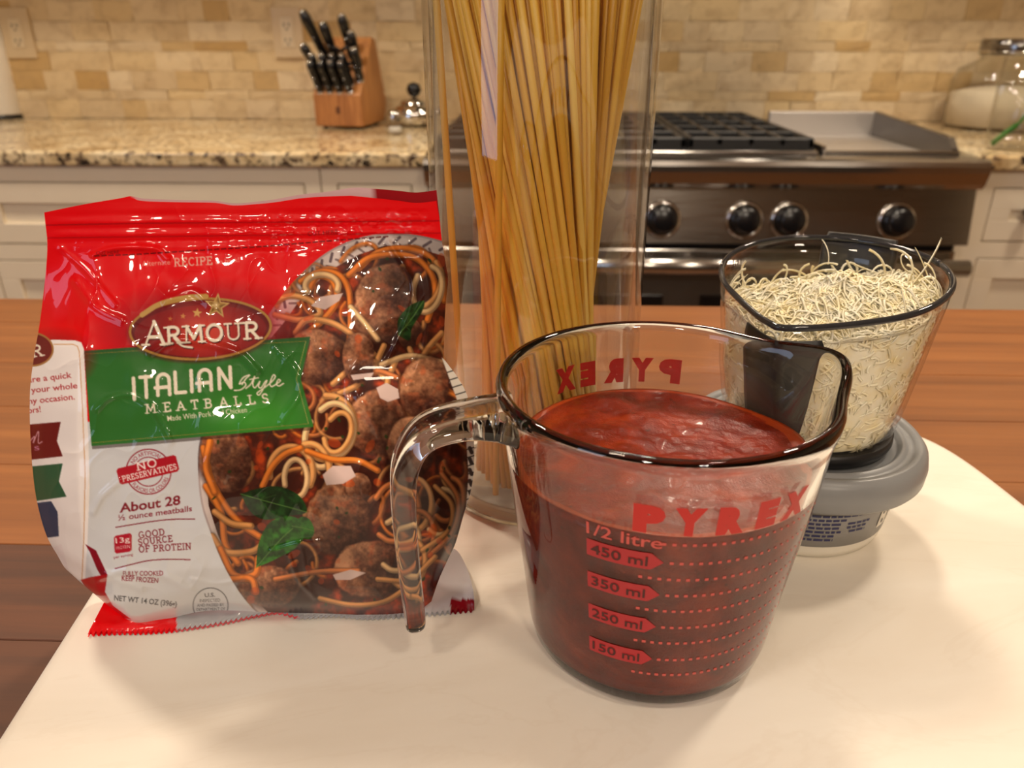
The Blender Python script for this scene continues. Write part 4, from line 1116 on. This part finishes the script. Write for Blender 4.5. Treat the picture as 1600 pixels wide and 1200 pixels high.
    ball(662, 606, 40, 50, .2, 15, (-.4, -.5)); ball(588, 660, 48, 52, .1, 19, (-.55, -.45)); ball(352, 716, 42, 56, -.1, 23, (-.55, -.25)); ball(642, 700, 38, 50, 0, 29, (-.3, -.8)); ball(560, 560, 26, 40, 0, 27, (-.4, -.5))
    # swirl beside the ribbon
    loop(512, 668, 42, 50, -100, 130, 12, 0, .1); loop(520, 672, 32, 42, -140, 120, 11, 3, .2); loop(528, 676, 20, 32, -150, 150, 10, 0, .3); loop(502, 690, 26, 40, 60, 230, 11, 3)
    loop(455, 738, 34, 40, -190, 30, 12, 0); loop(462, 748, 18, 30, -200, 80, 10, 3); loop(478, 745, 36, 52, -110, 40, 12, 0, .2)
    noodle(((410, 760), (425, 730), (445, 710), (470, 700)), 11, 1); noodle(((480, 705), (520, 718), (560, 720), (590, 735)), 11, 1); noodle(((500, 770), (490, 790), (478, 805)), 12, 0)
    ball(528, 810, 50, 58, .2, 33, (-.55, -.35)); ball(420, 917, 48, 34, .1, 37, (-.2, -.3)); ball(560, 760, 22, 22, 0, 31); ball(580, 890, 62, 46, 0, 41, (-.9, -.4))
    # left column of pasta
    for q in (((318, 700), (330, 750), (352, 790), (378, 820), (405, 838)), ((322, 760), (345, 800), (352, 850), (372, 880)), ((336, 800), (362, 818), (392, 822)), ((332, 838), (352, 862), (392, 862), (412, 850)),
              ((345, 858), (366, 898), (398, 898), (404, 872)), ((328, 690), (322, 730), (336, 770)), ((360, 905), (392, 905), (400, 925))):
        noodle(q, 12, r.choice((1, 1, 0)))
    # right column of swirls
    for k_, (cx_, cy_) in enumerate(((618, 800), (640, 790), (622, 850), (648, 838), (636, 880), (690, 800), (700, 780))):
        loop(cx_, cy_, 36 - k_ * 2, 46 - k_ * 2, -160 + 12 * k_, 120, 10, (2, 0, 3)[k_ % 3], .2)
    for q in (((680, 760), (706, 790), (700, 830), (660, 860)), ((690, 740), (716, 780), (708, 830), (672, 868)), ((430, 905), (500, 893), (560, 892)), ((500, 935), (550, 945), (600, 940), (640, 915)), ((590, 905), (640, 905), (680, 870))): noodle(q, 9, r.choice((2, 0)))
    for _ in range(46): 
        x, y = r.uniform(330, 720), r.uniform(400, 945); P.ell(x, y, r.uniform(2, 4.5), r.uniform(1.5, 2.8), (36, 58, 22), r.uniform(0, 3), .9)
    for _ in range(60):
        x, y = r.uniform(330, 720), r.uniform(400, 945); P.ell(x, y, r.uniform(4, 12), r.uniform(3, 7), (204, 74, 24), r.uniform(0, 3), .5)
    # cheese flakes
    for q in (((486, 478), (500, 464), (536, 458), (530, 470), (508, 484)), ((588, 606), (604, 598), (622, 608), (624, 622), (606, 628), (594, 622)), ((504, 742), (520, 728), (548, 728), (556, 744), (536, 756), (510, 758)), ((520, 898), (548, 890), (572, 895), (548, 906), (524, 906)), ((548, 586), (584, 582), (580, 590), (552, 594))): P.poly(q, (206, 180, 172))
    # basil
    def leaf(pts, c=(38, 86, 28)):
        q = smooth_path(np.vstack([pts, pts[:1]]), 6); P.poly(q, c); mid = np.mean(pts, 0)
        w3 = P.win(*q.min(0), *q.max(0)); mm = P.inside(q, w3[1], w3[2]); nz = fbm(w3[1] / 9 + 0 * w3[2], w3[2] / 9 + 0 * w3[1], 77, 3)
        P.put(w3[0], mm * np.clip((nz - .45) * 3, 0, .8), np.array(c) * .55); P.put(w3[0], mm * np.clip((.48 - nz) * 3, 0, .7), np.minimum(np.array(c) * 1.45, 255))
        P.line([pts[0], mid, pts[len(pts) // 2]], 1.6, (96, 140, 66), .8, True)
        for a_ in (1, 2, len(pts) - 2, len(pts) - 1): P.line([mid * .6 + np.array(pts[0]) * .4, (mid + np.array(pts[a_])) / 2], 1.0, (84, 128, 58), .5)
    leaf(np.array([(376, 772), (400, 764), (436, 760), (468, 775), (479, 800), (450, 806), (415, 812), (392, 800)], float), (28, 66, 26))
    leaf(np.array([(400, 887), (404, 850), (420, 818), (448, 806), (472, 814), (480, 830), (462, 856), (430, 874)], float), (44, 100, 32))
    leaf(np.array([(456, 822), (470, 808), (484, 812), (491, 830), (484, 842), (468, 838)], float), (48, 106, 36))
    leaf(np.array([(622, 524), (622, 500), (640, 478), (662, 470), (660, 486), (644, 512), (640, 532)], float), (30, 62, 26))
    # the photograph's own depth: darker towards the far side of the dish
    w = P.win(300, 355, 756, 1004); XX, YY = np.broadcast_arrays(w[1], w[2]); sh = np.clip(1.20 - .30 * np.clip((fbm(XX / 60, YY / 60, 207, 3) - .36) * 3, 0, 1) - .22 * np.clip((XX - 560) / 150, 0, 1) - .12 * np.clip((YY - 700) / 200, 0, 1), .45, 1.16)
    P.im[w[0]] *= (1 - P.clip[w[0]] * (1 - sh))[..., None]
    P.clip = None
    # right gusset: white panel with fine lines
    P.poly([(690, 558), (716, 584), (734, 612), (760, 660), (760, 880), (716, 850), (728, 800), (732, 740), (728, 680), (716, 630)], (222, 214, 204))
    pan = [(690, 558), (716, 584), (734, 612), (760, 660), (760, 880), (716, 850), (728, 800), (732, 740), (728, 680), (716, 630)]
    w = P.win(690, 558, 756, 880); P.clip = np.zeros((P.h, P.w), np.float32); P.clip[w[0]] = P.inside(pan, w[1], w[2])
    for y in range(572, 850, 13): P.line([(692, y + 12), (750, y - 6)], 1.8, (40, 38, 40))
    for y in range(700, 850, 17): P.line([(734, y), (737, y + 7)], 6, (50, 46, 48))
    P.clip = None
    # red shading round the emblem is part of the print
    P.ell(313, 512, 140, 62, (150, 6, 22), -.05, .8, .30)
    # --- green ribbon
    rib = [(131, 548), (215, 542), (330, 536), (430, 530), (485, 526), (470, 592), (490, 667), (420, 673), (330, 681), (230, 690), (143, 697)]
    P.poly([(x + 1, y + 5) for x, y in rib], (40, 26, 20), .5)
    P.poly(rib, (50, 112, 46))
    w = P.win(131, 526, 491, 698); m = P.inside(rib, w[1], w[2]); gl = np.exp(-(((w[1] - 400) / 90) ** 2 + ((w[2] - 650) / 40) ** 2)); P.put(w[0], m * gl, (66, 158, 48), .8)
    gd = np.exp(-((w[2] - 548 + (w[1] - 131) * .06) / 12) ** 2) + 0 * w[1]; P.put(w[0], m * gd, (40, 80, 40), .7)
    P.line([(134, 553), (330, 541), (478, 533)], .9, (128, 120, 52)); P.line([(144, 692), (330, 676), (482, 662)], .9, (140, 134, 60)); P.line([(478, 533), (463, 592), (482, 662)], .9, (170, 164, 90))
    # --- oval emblem
    P.ell(313, 517, 113, 50, (90, 20, 16), -.05, .6, .05)
    P.ell(313, 514, 112, 49, (170, 126, 60), -.05); P.ell(313, 514, 108, 45, (96, 14, 20), -.05); P.ell(313, 517, 103, 40, (120, 18, 22), -.05)
    w = P.win(200, 460, 426, 566); d = ((w[1] - 313) / 107) ** 2 + ((w[2] - 514) / 44) ** 2; P.put(w[0], (d < 1) * np.exp(-(((w[1] - 318) / 58) ** 2 + ((w[2] - 520) / 40) ** 2)), (206, 62, 46), 1.0)
    P.line([(222, 492), (250, 475), (290, 465), (322, 463)], 8, (190, 152, 84), 1, True)
    def star(cx_, cy_, R_, c1, c2=None, rot=.1):
        q = [(cx_ + (R_ if k % 2 == 0 else R_ * .42) * math.sin(rot + k * PI / 5), cy_ - (R_ if k % 2 == 0 else R_ * .42) * math.cos(rot + k * PI / 5)) for k in range(10)]
        P.poly(q, c1)
        if c2:
            q2 = [(cx_ + (x - cx_) * .74, cy_ + (y - cy_) * .74) for x, y in q]; P.poly(q2, c2)
            for k in range(0, 10, 2): P.poly([(cx_, cy_), q2[k], q2[(k + 1) % 10]], (122, 88, 42))
            P.ell(cx_ - 2, cy_ - 1, 5, 5, (232, 206, 150), 0, .8, .5)
    star(339, 478, 21, (196, 160, 96), (160, 122, 62)); star(308, 489, 8, (206, 160, 90)); star(286, 494, 5, (200, 130, 70)); star(266, 498, 4, (190, 110, 60))
    for off, c in (((1.6, 1.8), (70, 12, 14)), ((0, 0), CREAM)):
        o = np.array(off)
        P.slab('A', np.array((222, 539)) + o, np.array((261, 538)) + o, 36, c, .15, .1, .24, 1, None, .55)
        P.slab('RMOUR', np.array((259, 537)) + o, np.array((407, 528)) + o, 25, c, .19, .04, .30, 1, None, .6)
        P.line(np.array([(272, 528), (284, 540), (300, 543)]) + o, 3.2, c, 1, True)
    # --- product name
    deco = {'I': [[(0, 0), (0, 1)]], 'T': [[(.0, 0), (.0, 1)], [(-.26, .97), (.26, .97)]], 'A': [[(-.27, 0), (-.27, .70)] + arcp(0, .70, .27, .28, 180, 0) + [(.27, 0)], [(-.38, .36), (.27, .36)]], 'L': [[(-.18, 1), (-.18, .02), (.26, .02)]], 'N': [[(-.26, 0), (-.26, .97), (.26, .03), (.26, 1)]]}
    for c, xc, yb in (('I', 210, 624), ('T', 229, 621), ('A', 256, 617), ('L', 281, 614), ('I', 300, 612), ('A', 321, 610), ('N', 352, 607)):
        for q in deco[c]: P.line([(xc + v[0] * 34 + v[1] * -1.5, yb - v[1] * 33 - v[0] * 2.5) for v in q], 5.6, CREAM)
    P.line([(366, 610), (376, 609), (384, 602), (381, 597), (374, 600), (380, 590), (390, 586), (384, 592), (378, 601)], 1.9, CREAM, 1, True)
    P.line([(384, 607), (392, 600), (398, 588), (395, 600), (398, 606), (404, 599), (406, 596), (404, 604), (408, 606), (414, 597), (417, 595), (411, 608), (405, 617), (402, 614), (414, 605), (424, 597), (430, 589), (427, 586), (422, 598), (424, 604), (432, 600), (438, 595), (435, 593), (432, 600), (436, 603), (443, 599)], 1.9, CREAM, 1, True)
    P.line([(390, 593), (404, 590)], 1.6, CREAM)
    for c, xc in zip('MEATBALLS', (236, 262, 283, 305, 326, 350, 372, 394, 415)):
        yb = 645 - (xc - 236) * .089; hw_ = SLAB[c][0] * 8.6; P.slab(c, (xc - hw_, yb + .7), (xc + hw_, yb - .7), 13.5, CREAM, .17, .1, .34)
    P.text('Made With Pork And Chicken', (262, 658), (386, 644), 8.6, CREAM, .006)
    P.text('Alternate', (222, 416), (266, 413), 8, (240, 150, 134), .012); P.slab('RECIPE', (272, 416), (332, 413), 12, (236, 176, 158), .16, .1, .3); P.text('on back!', (337, 413), (374, 409), 7.5, (240, 150, 134), .012)
    # perforation line
    for x in range(148, 600, 11):
        y = float(np.interp(x, [148, 205, 300, 400, 520, 600], [400, 398, 392, 386, 376, 370])); P.line([(x, y), (x + 7, y - .6)], 2.0, (96, 6, 14))
    P.text('CUT HERE', (481, 369), (528, 365), 7, (110, 10, 18)); P.text('CUT HERE', (150, 398), (186, 396), 5, (120, 10, 20))
    # ribbed zipper band prints slightly darker
    P.line([(66, 352), (210, 349), (700, 345)], 2, (160, 2, 16), .8); P.line([(66, 372), (210, 370), (700, 364)], 2, (160, 2, 16), .6)
    # --- claims in dark red on silver
    C = MAROON
    P.ell(232, 737, 36, 36, (150, 26, 44), 0, 1, 0, .945); P.ell(232, 737, 23.5, 23.5, (150, 26, 44), 0, 1, 0, .93)
    P.arc_text('NO ARTIFICIAL', (232, 737), 25.8, -62, 42, 6.6, (150, 26, 44)); P.arc_text('FLAVORS OR COLORS', (232, 737), 33, 232, 108, 6.6, (150, 26, 44), 0, True)
    P.poly([(182, 736), (184, 732), (271, 711), (275, 713), (280, 733), (277, 737), (191, 757), (187, 755)], (176, 24, 40))
    P.slab('NO', (214, 735), (246, 728), 11.5, (244, 226, 222), .19, .1, .3); P.slab('PRESERVATIVES', (192, 752.5), (277, 732.5), 8.2, (244, 226, 222), .17, .06, .26)
    P.text('About 28', (187, 801), (282, 788), 14.5, C, .022, .12); P.text('½ ounce meatballs', (185, 813.5), (300, 798.5), 9, C, .012, .12)
    P.line([(181, 824), (205, 820), (240, 814.5), (270, 811.5), (304, 811)], 1.7, C, 1, True); P.line([(180, 888.5), (205, 882), (232, 876), (262, 874), (297, 874.5)], 1.7, C, 1, True)
    P.poly([(178, 840), (181, 837), (203, 833), (206, 836), (206, 859), (203, 862), (182, 865), (179, 862)], (176, 24, 46)); P.text('13g', (181, 849), (203, 846), 8.5, (244, 226, 222), .01); P.text('PROTEIN', (182, 859), (203, 856), 5, (244, 226, 222)); P.text('per serving', (178, 873), (208, 868), 4.2, C)
    P.slab('GOOD', (217, 841), (258, 835.5), 9.5, C, .17, .1, .3); P.slab('SOURCE', (216, 852), (270, 846), 9.5, C, .17, .1, .3); P.slab('OF PROTEIN', (217, 863), (299, 858), 9.5, C, .17, .1, .3)
    P.text('FULLY COOKED', (192, 900), (255, 899), 7.5, C, .015); P.text('KEEP FROZEN', (190, 907), (247, 911), 8, C, .015)
    P.text('NET WT 14 OZ (396g)', (178, 938), (276, 948), 8.5, INK, .02)
    P.ell(329, 946, 28, 28, (70, 70, 76), 0, 1, 0, .95); P.text('U.S.', (320, 933), (336, 932), 6, INK, .02); P.text('INSPECTED', (312, 941), (344, 940), 5, INK); P.text('AND PASSED BY', (308, 948), (350, 947), 4.6, INK); P.text('DEPARTMENT OF', (307, 954.5), (352, 953.5), 4.6, INK)
    # --- left gusset panel
    P.ell(88, 560, 52, 40, (150, 4, 18), 0, .7, .3)
    P.poly(smooth_path([(30, 532), (90, 531), (118, 532), (127, 535), (131, 545), (134, 600), (138, 680), (140, 760), (137, 840), (133, 906), (30, 910)], 1), (244, 236, 232))
    P.line([(84, 538), (114, 538), (121, 541), (124, 550), (129, 640), (133, 740), (131, 840), (128, 905)], 1.3, (206, 150, 96))
    P.ell(50, 546, 34, 27, (168, 116, 60)); P.ell(50, 546, 31, 24, (110, 16, 24)); P.slab('R', (50, 558), (68, 555), 17, CREAM, .18)
    TR = (178, 28, 40)
    for t, a, b, h in (('are a quick', (44, 598), (112, 590), 9.5), ('your whole', (49, 614), (121, 606.5), 9.5), ('any occasion.', (38, 632), (117, 624), 9.5), ('ors!', (44, 646), (64, 643.5), 9.5)): P.slab if False else P.text(t, a, b, h, TR, .012)
    P.poly([(36, 664), (95, 659), (89, 689), (98, 713), (36, 720)], (112, 22, 24)); P.line([(46, 690), (54, 682), (52, 692), (60, 674), (60, 692), (66, 690)], 1.4, (220, 160, 170), 1, True); P.text('s', (54, 704), (62, 703), 10, (206, 130, 160))
    P.poly([(36, 730), (98, 724), (92, 752), (104, 776), (36, 786)], (36, 92, 62)); P.poly([(36, 788), (80, 783), (90, 800), (92, 838), (60, 842), (36, 830)], (30, 60, 92))
    P.poly([(40, 870), (96, 850), (110, 900), (60, 910)], (240, 228, 226))
    # red triangles of the folded corner
    P.poly([(133, 850), (140, 862), (152, 890), (165, 912), (168, 898), (150, 860)], (128, 10, 30)); P.poly([(126, 906), (140, 902), (168, 897), (164, 925), (176, 946), (205, 968), (160, 960)], (176, 8, 24))
    # far right corner stays silver below the dish
    return P.done(), P.x0, P.y0
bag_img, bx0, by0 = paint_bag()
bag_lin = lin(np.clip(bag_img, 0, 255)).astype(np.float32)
def sample_print(px, py):
    x = np.clip(px - bx0 - .5, 0, bag_lin.shape[1] - 1.001); y = np.clip(py - by0 - .5, 0, bag_lin.shape[0] - 1.001)
    i, j = y.astype(int), x.astype(int); fy, fx = (y - i)[..., None], (x - j)[..., None]
    return (bag_lin[i, j] * (1 - fx) + bag_lin[i, j + 1] * fx) * (1 - fy) + (bag_lin[i + 1, j] * (1 - fx) + bag_lin[i + 1, j + 1] * fx) * fy

def curve_at(P, t):
    P = smooth_path(P, 8); s = np.r_[0, np.cumsum(np.hypot(*np.diff(P, axis=0).T))]; s /= s[-1]
    return np.stack([np.interp(t, s, P[:, 0]), np.interp(t, s, P[:, 1])], -1)
LEFT = [(69, 332), (71, 350), (74, 385), (70, 440), (62, 505), (53, 558), (47, 610), (47, 670), (51, 735), (58, 785), (72, 835), (90, 868), (104, 890), (127, 906)]
RIGHT = [(682, 314), (687, 345), (691, 380), (697, 415), (700, 438), (696, 480), (694, 530), (695, 560), (714, 588), (730, 618), (739, 665), (741, 725), (736, 765), (724, 806), (712, 848), (700, 874), (686, 905), (674, 940)]
TOPC = [(69, 332), (125, 321), (180, 312), (205, 309), (222, 314), (280, 316), (335, 317), (365, 321), (400, 319), (430, 316), (478, 309), (540, 306), (561, 307), (618, 313), (650, 317), (682, 314)]
BOTC = [(127, 906), (150, 930), (176, 952), (205, 972), (222, 976), (262, 967), (330, 954), (430, 957), (520, 959), (600, 962), (650, 955), (674, 940)]
gA, gB = on_level(216, 974, BOARD + .0015), on_level(640, 956, BOARD + .0015)
along = (gB - gA); along[2] = 0; along /= np.linalg.norm(along)
back = np.array((-along[1], along[0], 0.0))
LEAN = math.radians(9)
nrm = -(back * math.cos(LEAN) + np.array((0, 0, -math.sin(LEAN))))    # towards the camera, tipped up
nrm /= np.linalg.norm(nrm)
def film(Px, Py, bulge):
    d = ray(Px, Py); t = (((gA - CAM) @ nrm) + bulge) / (d @ nrm); return CAM + d * t[..., None]
def coons(s, t):
    T, B, L, R = curve_at(TOPC, s), curve_at(BOTC, s), curve_at(LEFT, t), curve_at(RIGHT, t)
    S_, T_ = s[None, :, None], t[:, None, None]
    c = (1 - S_) * (1 - T_) * np.array(TOPC[0]) + S_ * (1 - T_) * np.array(TOPC[-1]) + (1 - S_) * T_ * np.array(BOTC[0]) + S_ * T_ * np.array(BOTC[-1])
    return (1 - T_) * T[None] + T_ * B[None] + (1 - S_) * L[:, None] + S_ * R[:, None] - c
def prof_s(s): return np.interp(s, [0, .03, .06, .09, .118, .135, .2, .35, .5, .65, .78, .87, .93, .97, 1], [0, .26, .48, .68, .86, .885, .92, .97, 1, .985, .92, .76, .54, .30, 0])
def prof_t(t): return np.interp(t, [0, .04, .08, .12, .17, .24, .35, .5, .65, .78, .88, .94, .975, 1], [.01, .02, .035, .07, .17, .36, .62, .86, .99, 1, .86, .62, .36, 0])
def soften(v, k):
    ker = np.hanning(2 * k + 3)[1:-1]; ker /= ker.sum(); return np.convolve(np.pad(v, k, mode='edge'), ker, 'valid')
def wrinkles(X, Y):
    w = (fbm(X / 95 + 3, Y / 70 + 1, 101, 2) - .5) * .0034
    rid = 1 - np.abs(fbm(X / 58 + 11, Y / 74 + 5, 131, 2) - .5) * 4; w += np.clip(rid, 0, 1) ** 3 * .00045
    rid2 = 1 - np.abs(fbm((X + .5 * Y) / 30, (Y - .3 * X) / 62, 151, 2) - .5) * 4; w += np.clip(rid2, 0, 1) ** 4 * .00010
    w *= .35 + .65 * np.clip((Y - 340) / 60, 0, 1)
    # ribbed zipper band and seal
    band = np.clip(1 - np.abs(Y - 360) / 45, 0, 1); w += band * .00035 * np.sin((Y + .010 * X) / 3.4)
    crk = np.clip(fbm(X / 13, Y / 9, 171, 2) - .5, 0, 1); w += np.exp(-((Y - 362 + (X - 400) * .02) / 26) ** 2) * crk * .0016 * np.clip((X - 330) / 80, 0, 1)
    for P_, wd, h in (([(607, 378), (634, 420), (646, 448), (640, 485), (622, 530), (604, 566)], 4, .0011), ([(236, 552), (268, 532), (310, 534), (372, 552), (402, 580)], 6, .0012), ([(150, 640), (172, 622), (204, 618), (240, 640), (268, 690)], 5, .0007),
                      ([(424, 862), (466, 850), (500, 846)], 5, .0011), ([(452, 868), (466, 905), (492, 934)], 4, .0012), ([(490, 934), (478, 890), (470, 850)], 4, .0008), ([(146, 800), (160, 775), (186, 752)], 6, .0009), ([(118, 440), (150, 480), (190, 500)], 7, .0008),
                      ([(94, 388), (136, 424), (180, 476)], 5, .0006), ([(146, 398), (180, 388), (240, 388), (262, 404)], 5, .0010), ([(260, 470), (300, 455), (330, 478)], 7, .0009), ([(660, 400), (672, 470), (664, 540), (640, 600)], 5, .0008), ([(700, 560), (712, 640), (704, 720)], 6, .0008),
                      ([(150, 905), (200, 892), (260, 902), (310, 930)], 6, .0010), ([(140, 868), (170, 900), (220, 920)], 6, .0008), ([(300, 905), (340, 912), (380, 904)], 4, .0006), ([(430, 540), (470, 600), (440, 660)], 6, .0007), ([(560, 620), (600, 700), (590, 780)], 8, .0008)):
        Q = smooth_path(P_, 5); d2 = np.full(X.shape, 1e9)
        sel = (X > Q[:, 0].min() - 4 * wd) & (X < Q[:, 0].max() + 4 * wd) & (Y > Q[:, 1].min() - 4 * wd) & (Y < Q[:, 1].max() + 4 * wd)
        xs_, ys_ = X[sel], Y[sel]; dd = np.full(xs_.shape, 1e9)
        for a, b in zip(Q[:-1], Q[1:]):
            ab = b - a; t = np.clip(((xs_ - a[0]) * ab[0] + (ys_ - a[1]) * ab[1]) / ((ab ** 2).sum() + 1e-9), 0, 1)
            dd = np.minimum(dd, (xs_ - a[0] - t * ab[0]) ** 2 + (ys_ - a[1] - t * ab[1]) ** 2)
        w[sel] += h * np.exp(-dd / (wd * wd))
    return w
NS, NT = 600, 620
s = np.linspace(0, 1, NS); t = np.linspace(0, 1, NT)
PX = coons(s, t); X, Y = PX[..., 0], PX[..., 1]
edge_w = np.clip(np.minimum(np.minimum(s[None] * 14, (1 - s[None]) * 14), np.minimum(t[:, None] * 30, (1 - t[:, None]) * 14)), 0, 1)
bul = .0255 * soften(prof_t(t), 9)[:, None] * soften(prof_s(s), 5)[None]
bul = np.where((s[None] == 0) | (s[None] == 1), 0, bul)
W3 = film(X, Y, bul + wrinkles(X, Y) * edge_w)
W3[..., 2] = np.maximum(W3[..., 2], BOARD + .0009)
idx = np.arange(NS * NT).reshape(NT, NS)
q = np.stack([idx[:-1, :-1], idx[1:, :-1], idx[1:, 1:], idx[:-1, 1:]], -1).reshape(-1, 4)
base_c = (gA + gB) / 2
origin = np.array((base_c[0], base_c[1], BOARD + .0004))
fm = make_mesh((W3 - origin).reshape(-1, 3), q, True)
def color_attr(me, C):
    at_ = me.color_attributes.new('print', 'FLOAT_COLOR', 'POINT'); a = np.ones((len(me.vertices), 4), np.float32); a[:, :3] = C; at_.data.foreach_set('color', a.ravel())
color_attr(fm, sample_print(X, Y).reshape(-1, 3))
def film_mat():
    m = mat('printed_glossy_film', rough=.35, Specular_IOR_Level=.12, Coat_Weight=.55, Coat_Roughness=.025)
    N, L, P = nodes(m); c = N.new('ShaderNodeVertexColor'); c.layer_name = 'print'; L.new(c.outputs[0], P.inputs['Base Color'])
    return m
M_FILM = film_mat()
bag = thing('meatball_bag', 'red glossy plastic bag of meatballs with green ribbon and pasta picture', 'food bag', tuple(origin))
obj('front_film', fm, M_FILM, bag)
# back of the bag, closed along the same outline
NS2, NT2 = 60, 62
s2 = np.linspace(0, 1, NS2); t2 = np.linspace(0, 1, NT2); P2 = coons(s2, t2)
lift = np.zeros((NT2, NS2)); top_rise = np.interp(s2, [0, .2, .24, .5, .72, .8, 1], [0, 1, 4, 3, 7, 14, 17])     # rear film shows above the front one
Yb = P2[..., 1] - top_rise[None] * np.clip(1 - t2[:, None] / .06, 0, 1)
b2 = -.024 * prof_t(t2)[:, None] * np.clip(np.minimum(s2, 1 - s2)[None] * 7, 0, 1) ** .6 - .0004
W4 = film(P2[..., 0], Yb, b2); W4[..., 2] = np.maximum(W4[..., 2], BOARD + .0007)
idx = np.arange(NS2 * NT2).reshape(NT2, NS2); q = np.stack([idx[:-1, :-1], idx[:-1, 1:], idx[1:, 1:], idx[1:, :-1]], -1).reshape(-1, 4)
rm = make_mesh((W4 - origin).reshape(-1, 3), q, True)
C4 = np.empty((NT2, NS2, 3), np.float32); C4[:] = lin(RED)
C4[:3, (s2 > .23) & (s2 < .84)] = lin((214, 176, 178)); C4[:3, s2 >= .84] = lin((150, 8, 22))
color_attr(rm, C4.reshape(-1, 3)); obj('back_film', rm, M_FILM, bag)
# crimped bottom seal lying forward on the board
FE = [(137, 993), (180, 991), (230, 990), (270, 987), (300, 983), (350, 975), (400, 964), (435, 959), (468, 966), (520, 963), (570, 967), (620, 965), (680, 961), (712, 958), (741, 955)]
FB = [(166, 938), (190, 950), (220, 960), (260, 955), (330, 942), (430, 945), (520, 947), (600, 945), (650, 925), (690, 880), (704, 862), (716, 866), (730, 892), (738, 920), (741, 938)]
NSF, NTF = 300, 12
sf = np.linspace(0, 1, NSF); E_, B_ = curve_at(FE, sf), curve_at(FB, sf)
zig = np.where(np.arange(NSF) % 4 < 2, 2.0, -1.5)
tf = np.linspace(0, 1, NTF); Pf = B_[None] * (1 - tf[:, None, None]) + E_[None] * tf[:, None, None]
Pf[-1, :, 1] += zig
for side, dz, col_off in ((0, 0.0, 0), (1, .0009, 0)):
    zz = BOARD + .0006 + dz + .0045 * (1 - tf[:, None]) ** 1.3 * np.ones((1, NSF)) + .0012 * (fbm(Pf[..., 0] / 40, Pf[..., 1] / 14, 190, 2)) * np.sin(tf * PI)[:, None] + (.0022 * tf[:, None] * np.exp(-((Pf[..., 0] - 440) / 40) ** 2) if side else 0)
    d = ray(Pf[..., 0], Pf[..., 1] - (3.5 if side else 0)); Wf = CAM + d * ((zz - CAM[2]) / d[..., 2])[..., None]
    idx = np.arange(NSF * NTF).reshape(NTF, NSF); q = np.stack([idx[:-1, :-1], idx[1:, :-1], idx[1:, 1:], idx[:-1, 1:]], -1).reshape(-1, 4)
    me = make_mesh((Wf - origin).reshape(-1, 3), q, True)
    Cf = np.empty((NTF, NSF, 3), np.float32); Cf[:] = lin((178, 176, 178))
    red = Pf[..., 0] < (276 if side else 466); Cf[red] = lin(RED if side else (214, 90, 96)); Cf[(Pf[..., 0] > 704) & (Pf[..., 1] > 940)] = lin((120, 6, 20))
    if not side: Cf[Pf[..., 0] < 276] = lin(RED)
    color_attr(me, Cf.reshape(-1, 3)); o = obj('bottom_seal', me, M_FILM, bag); o['label'] = 'crimped zigzag bottom seal'
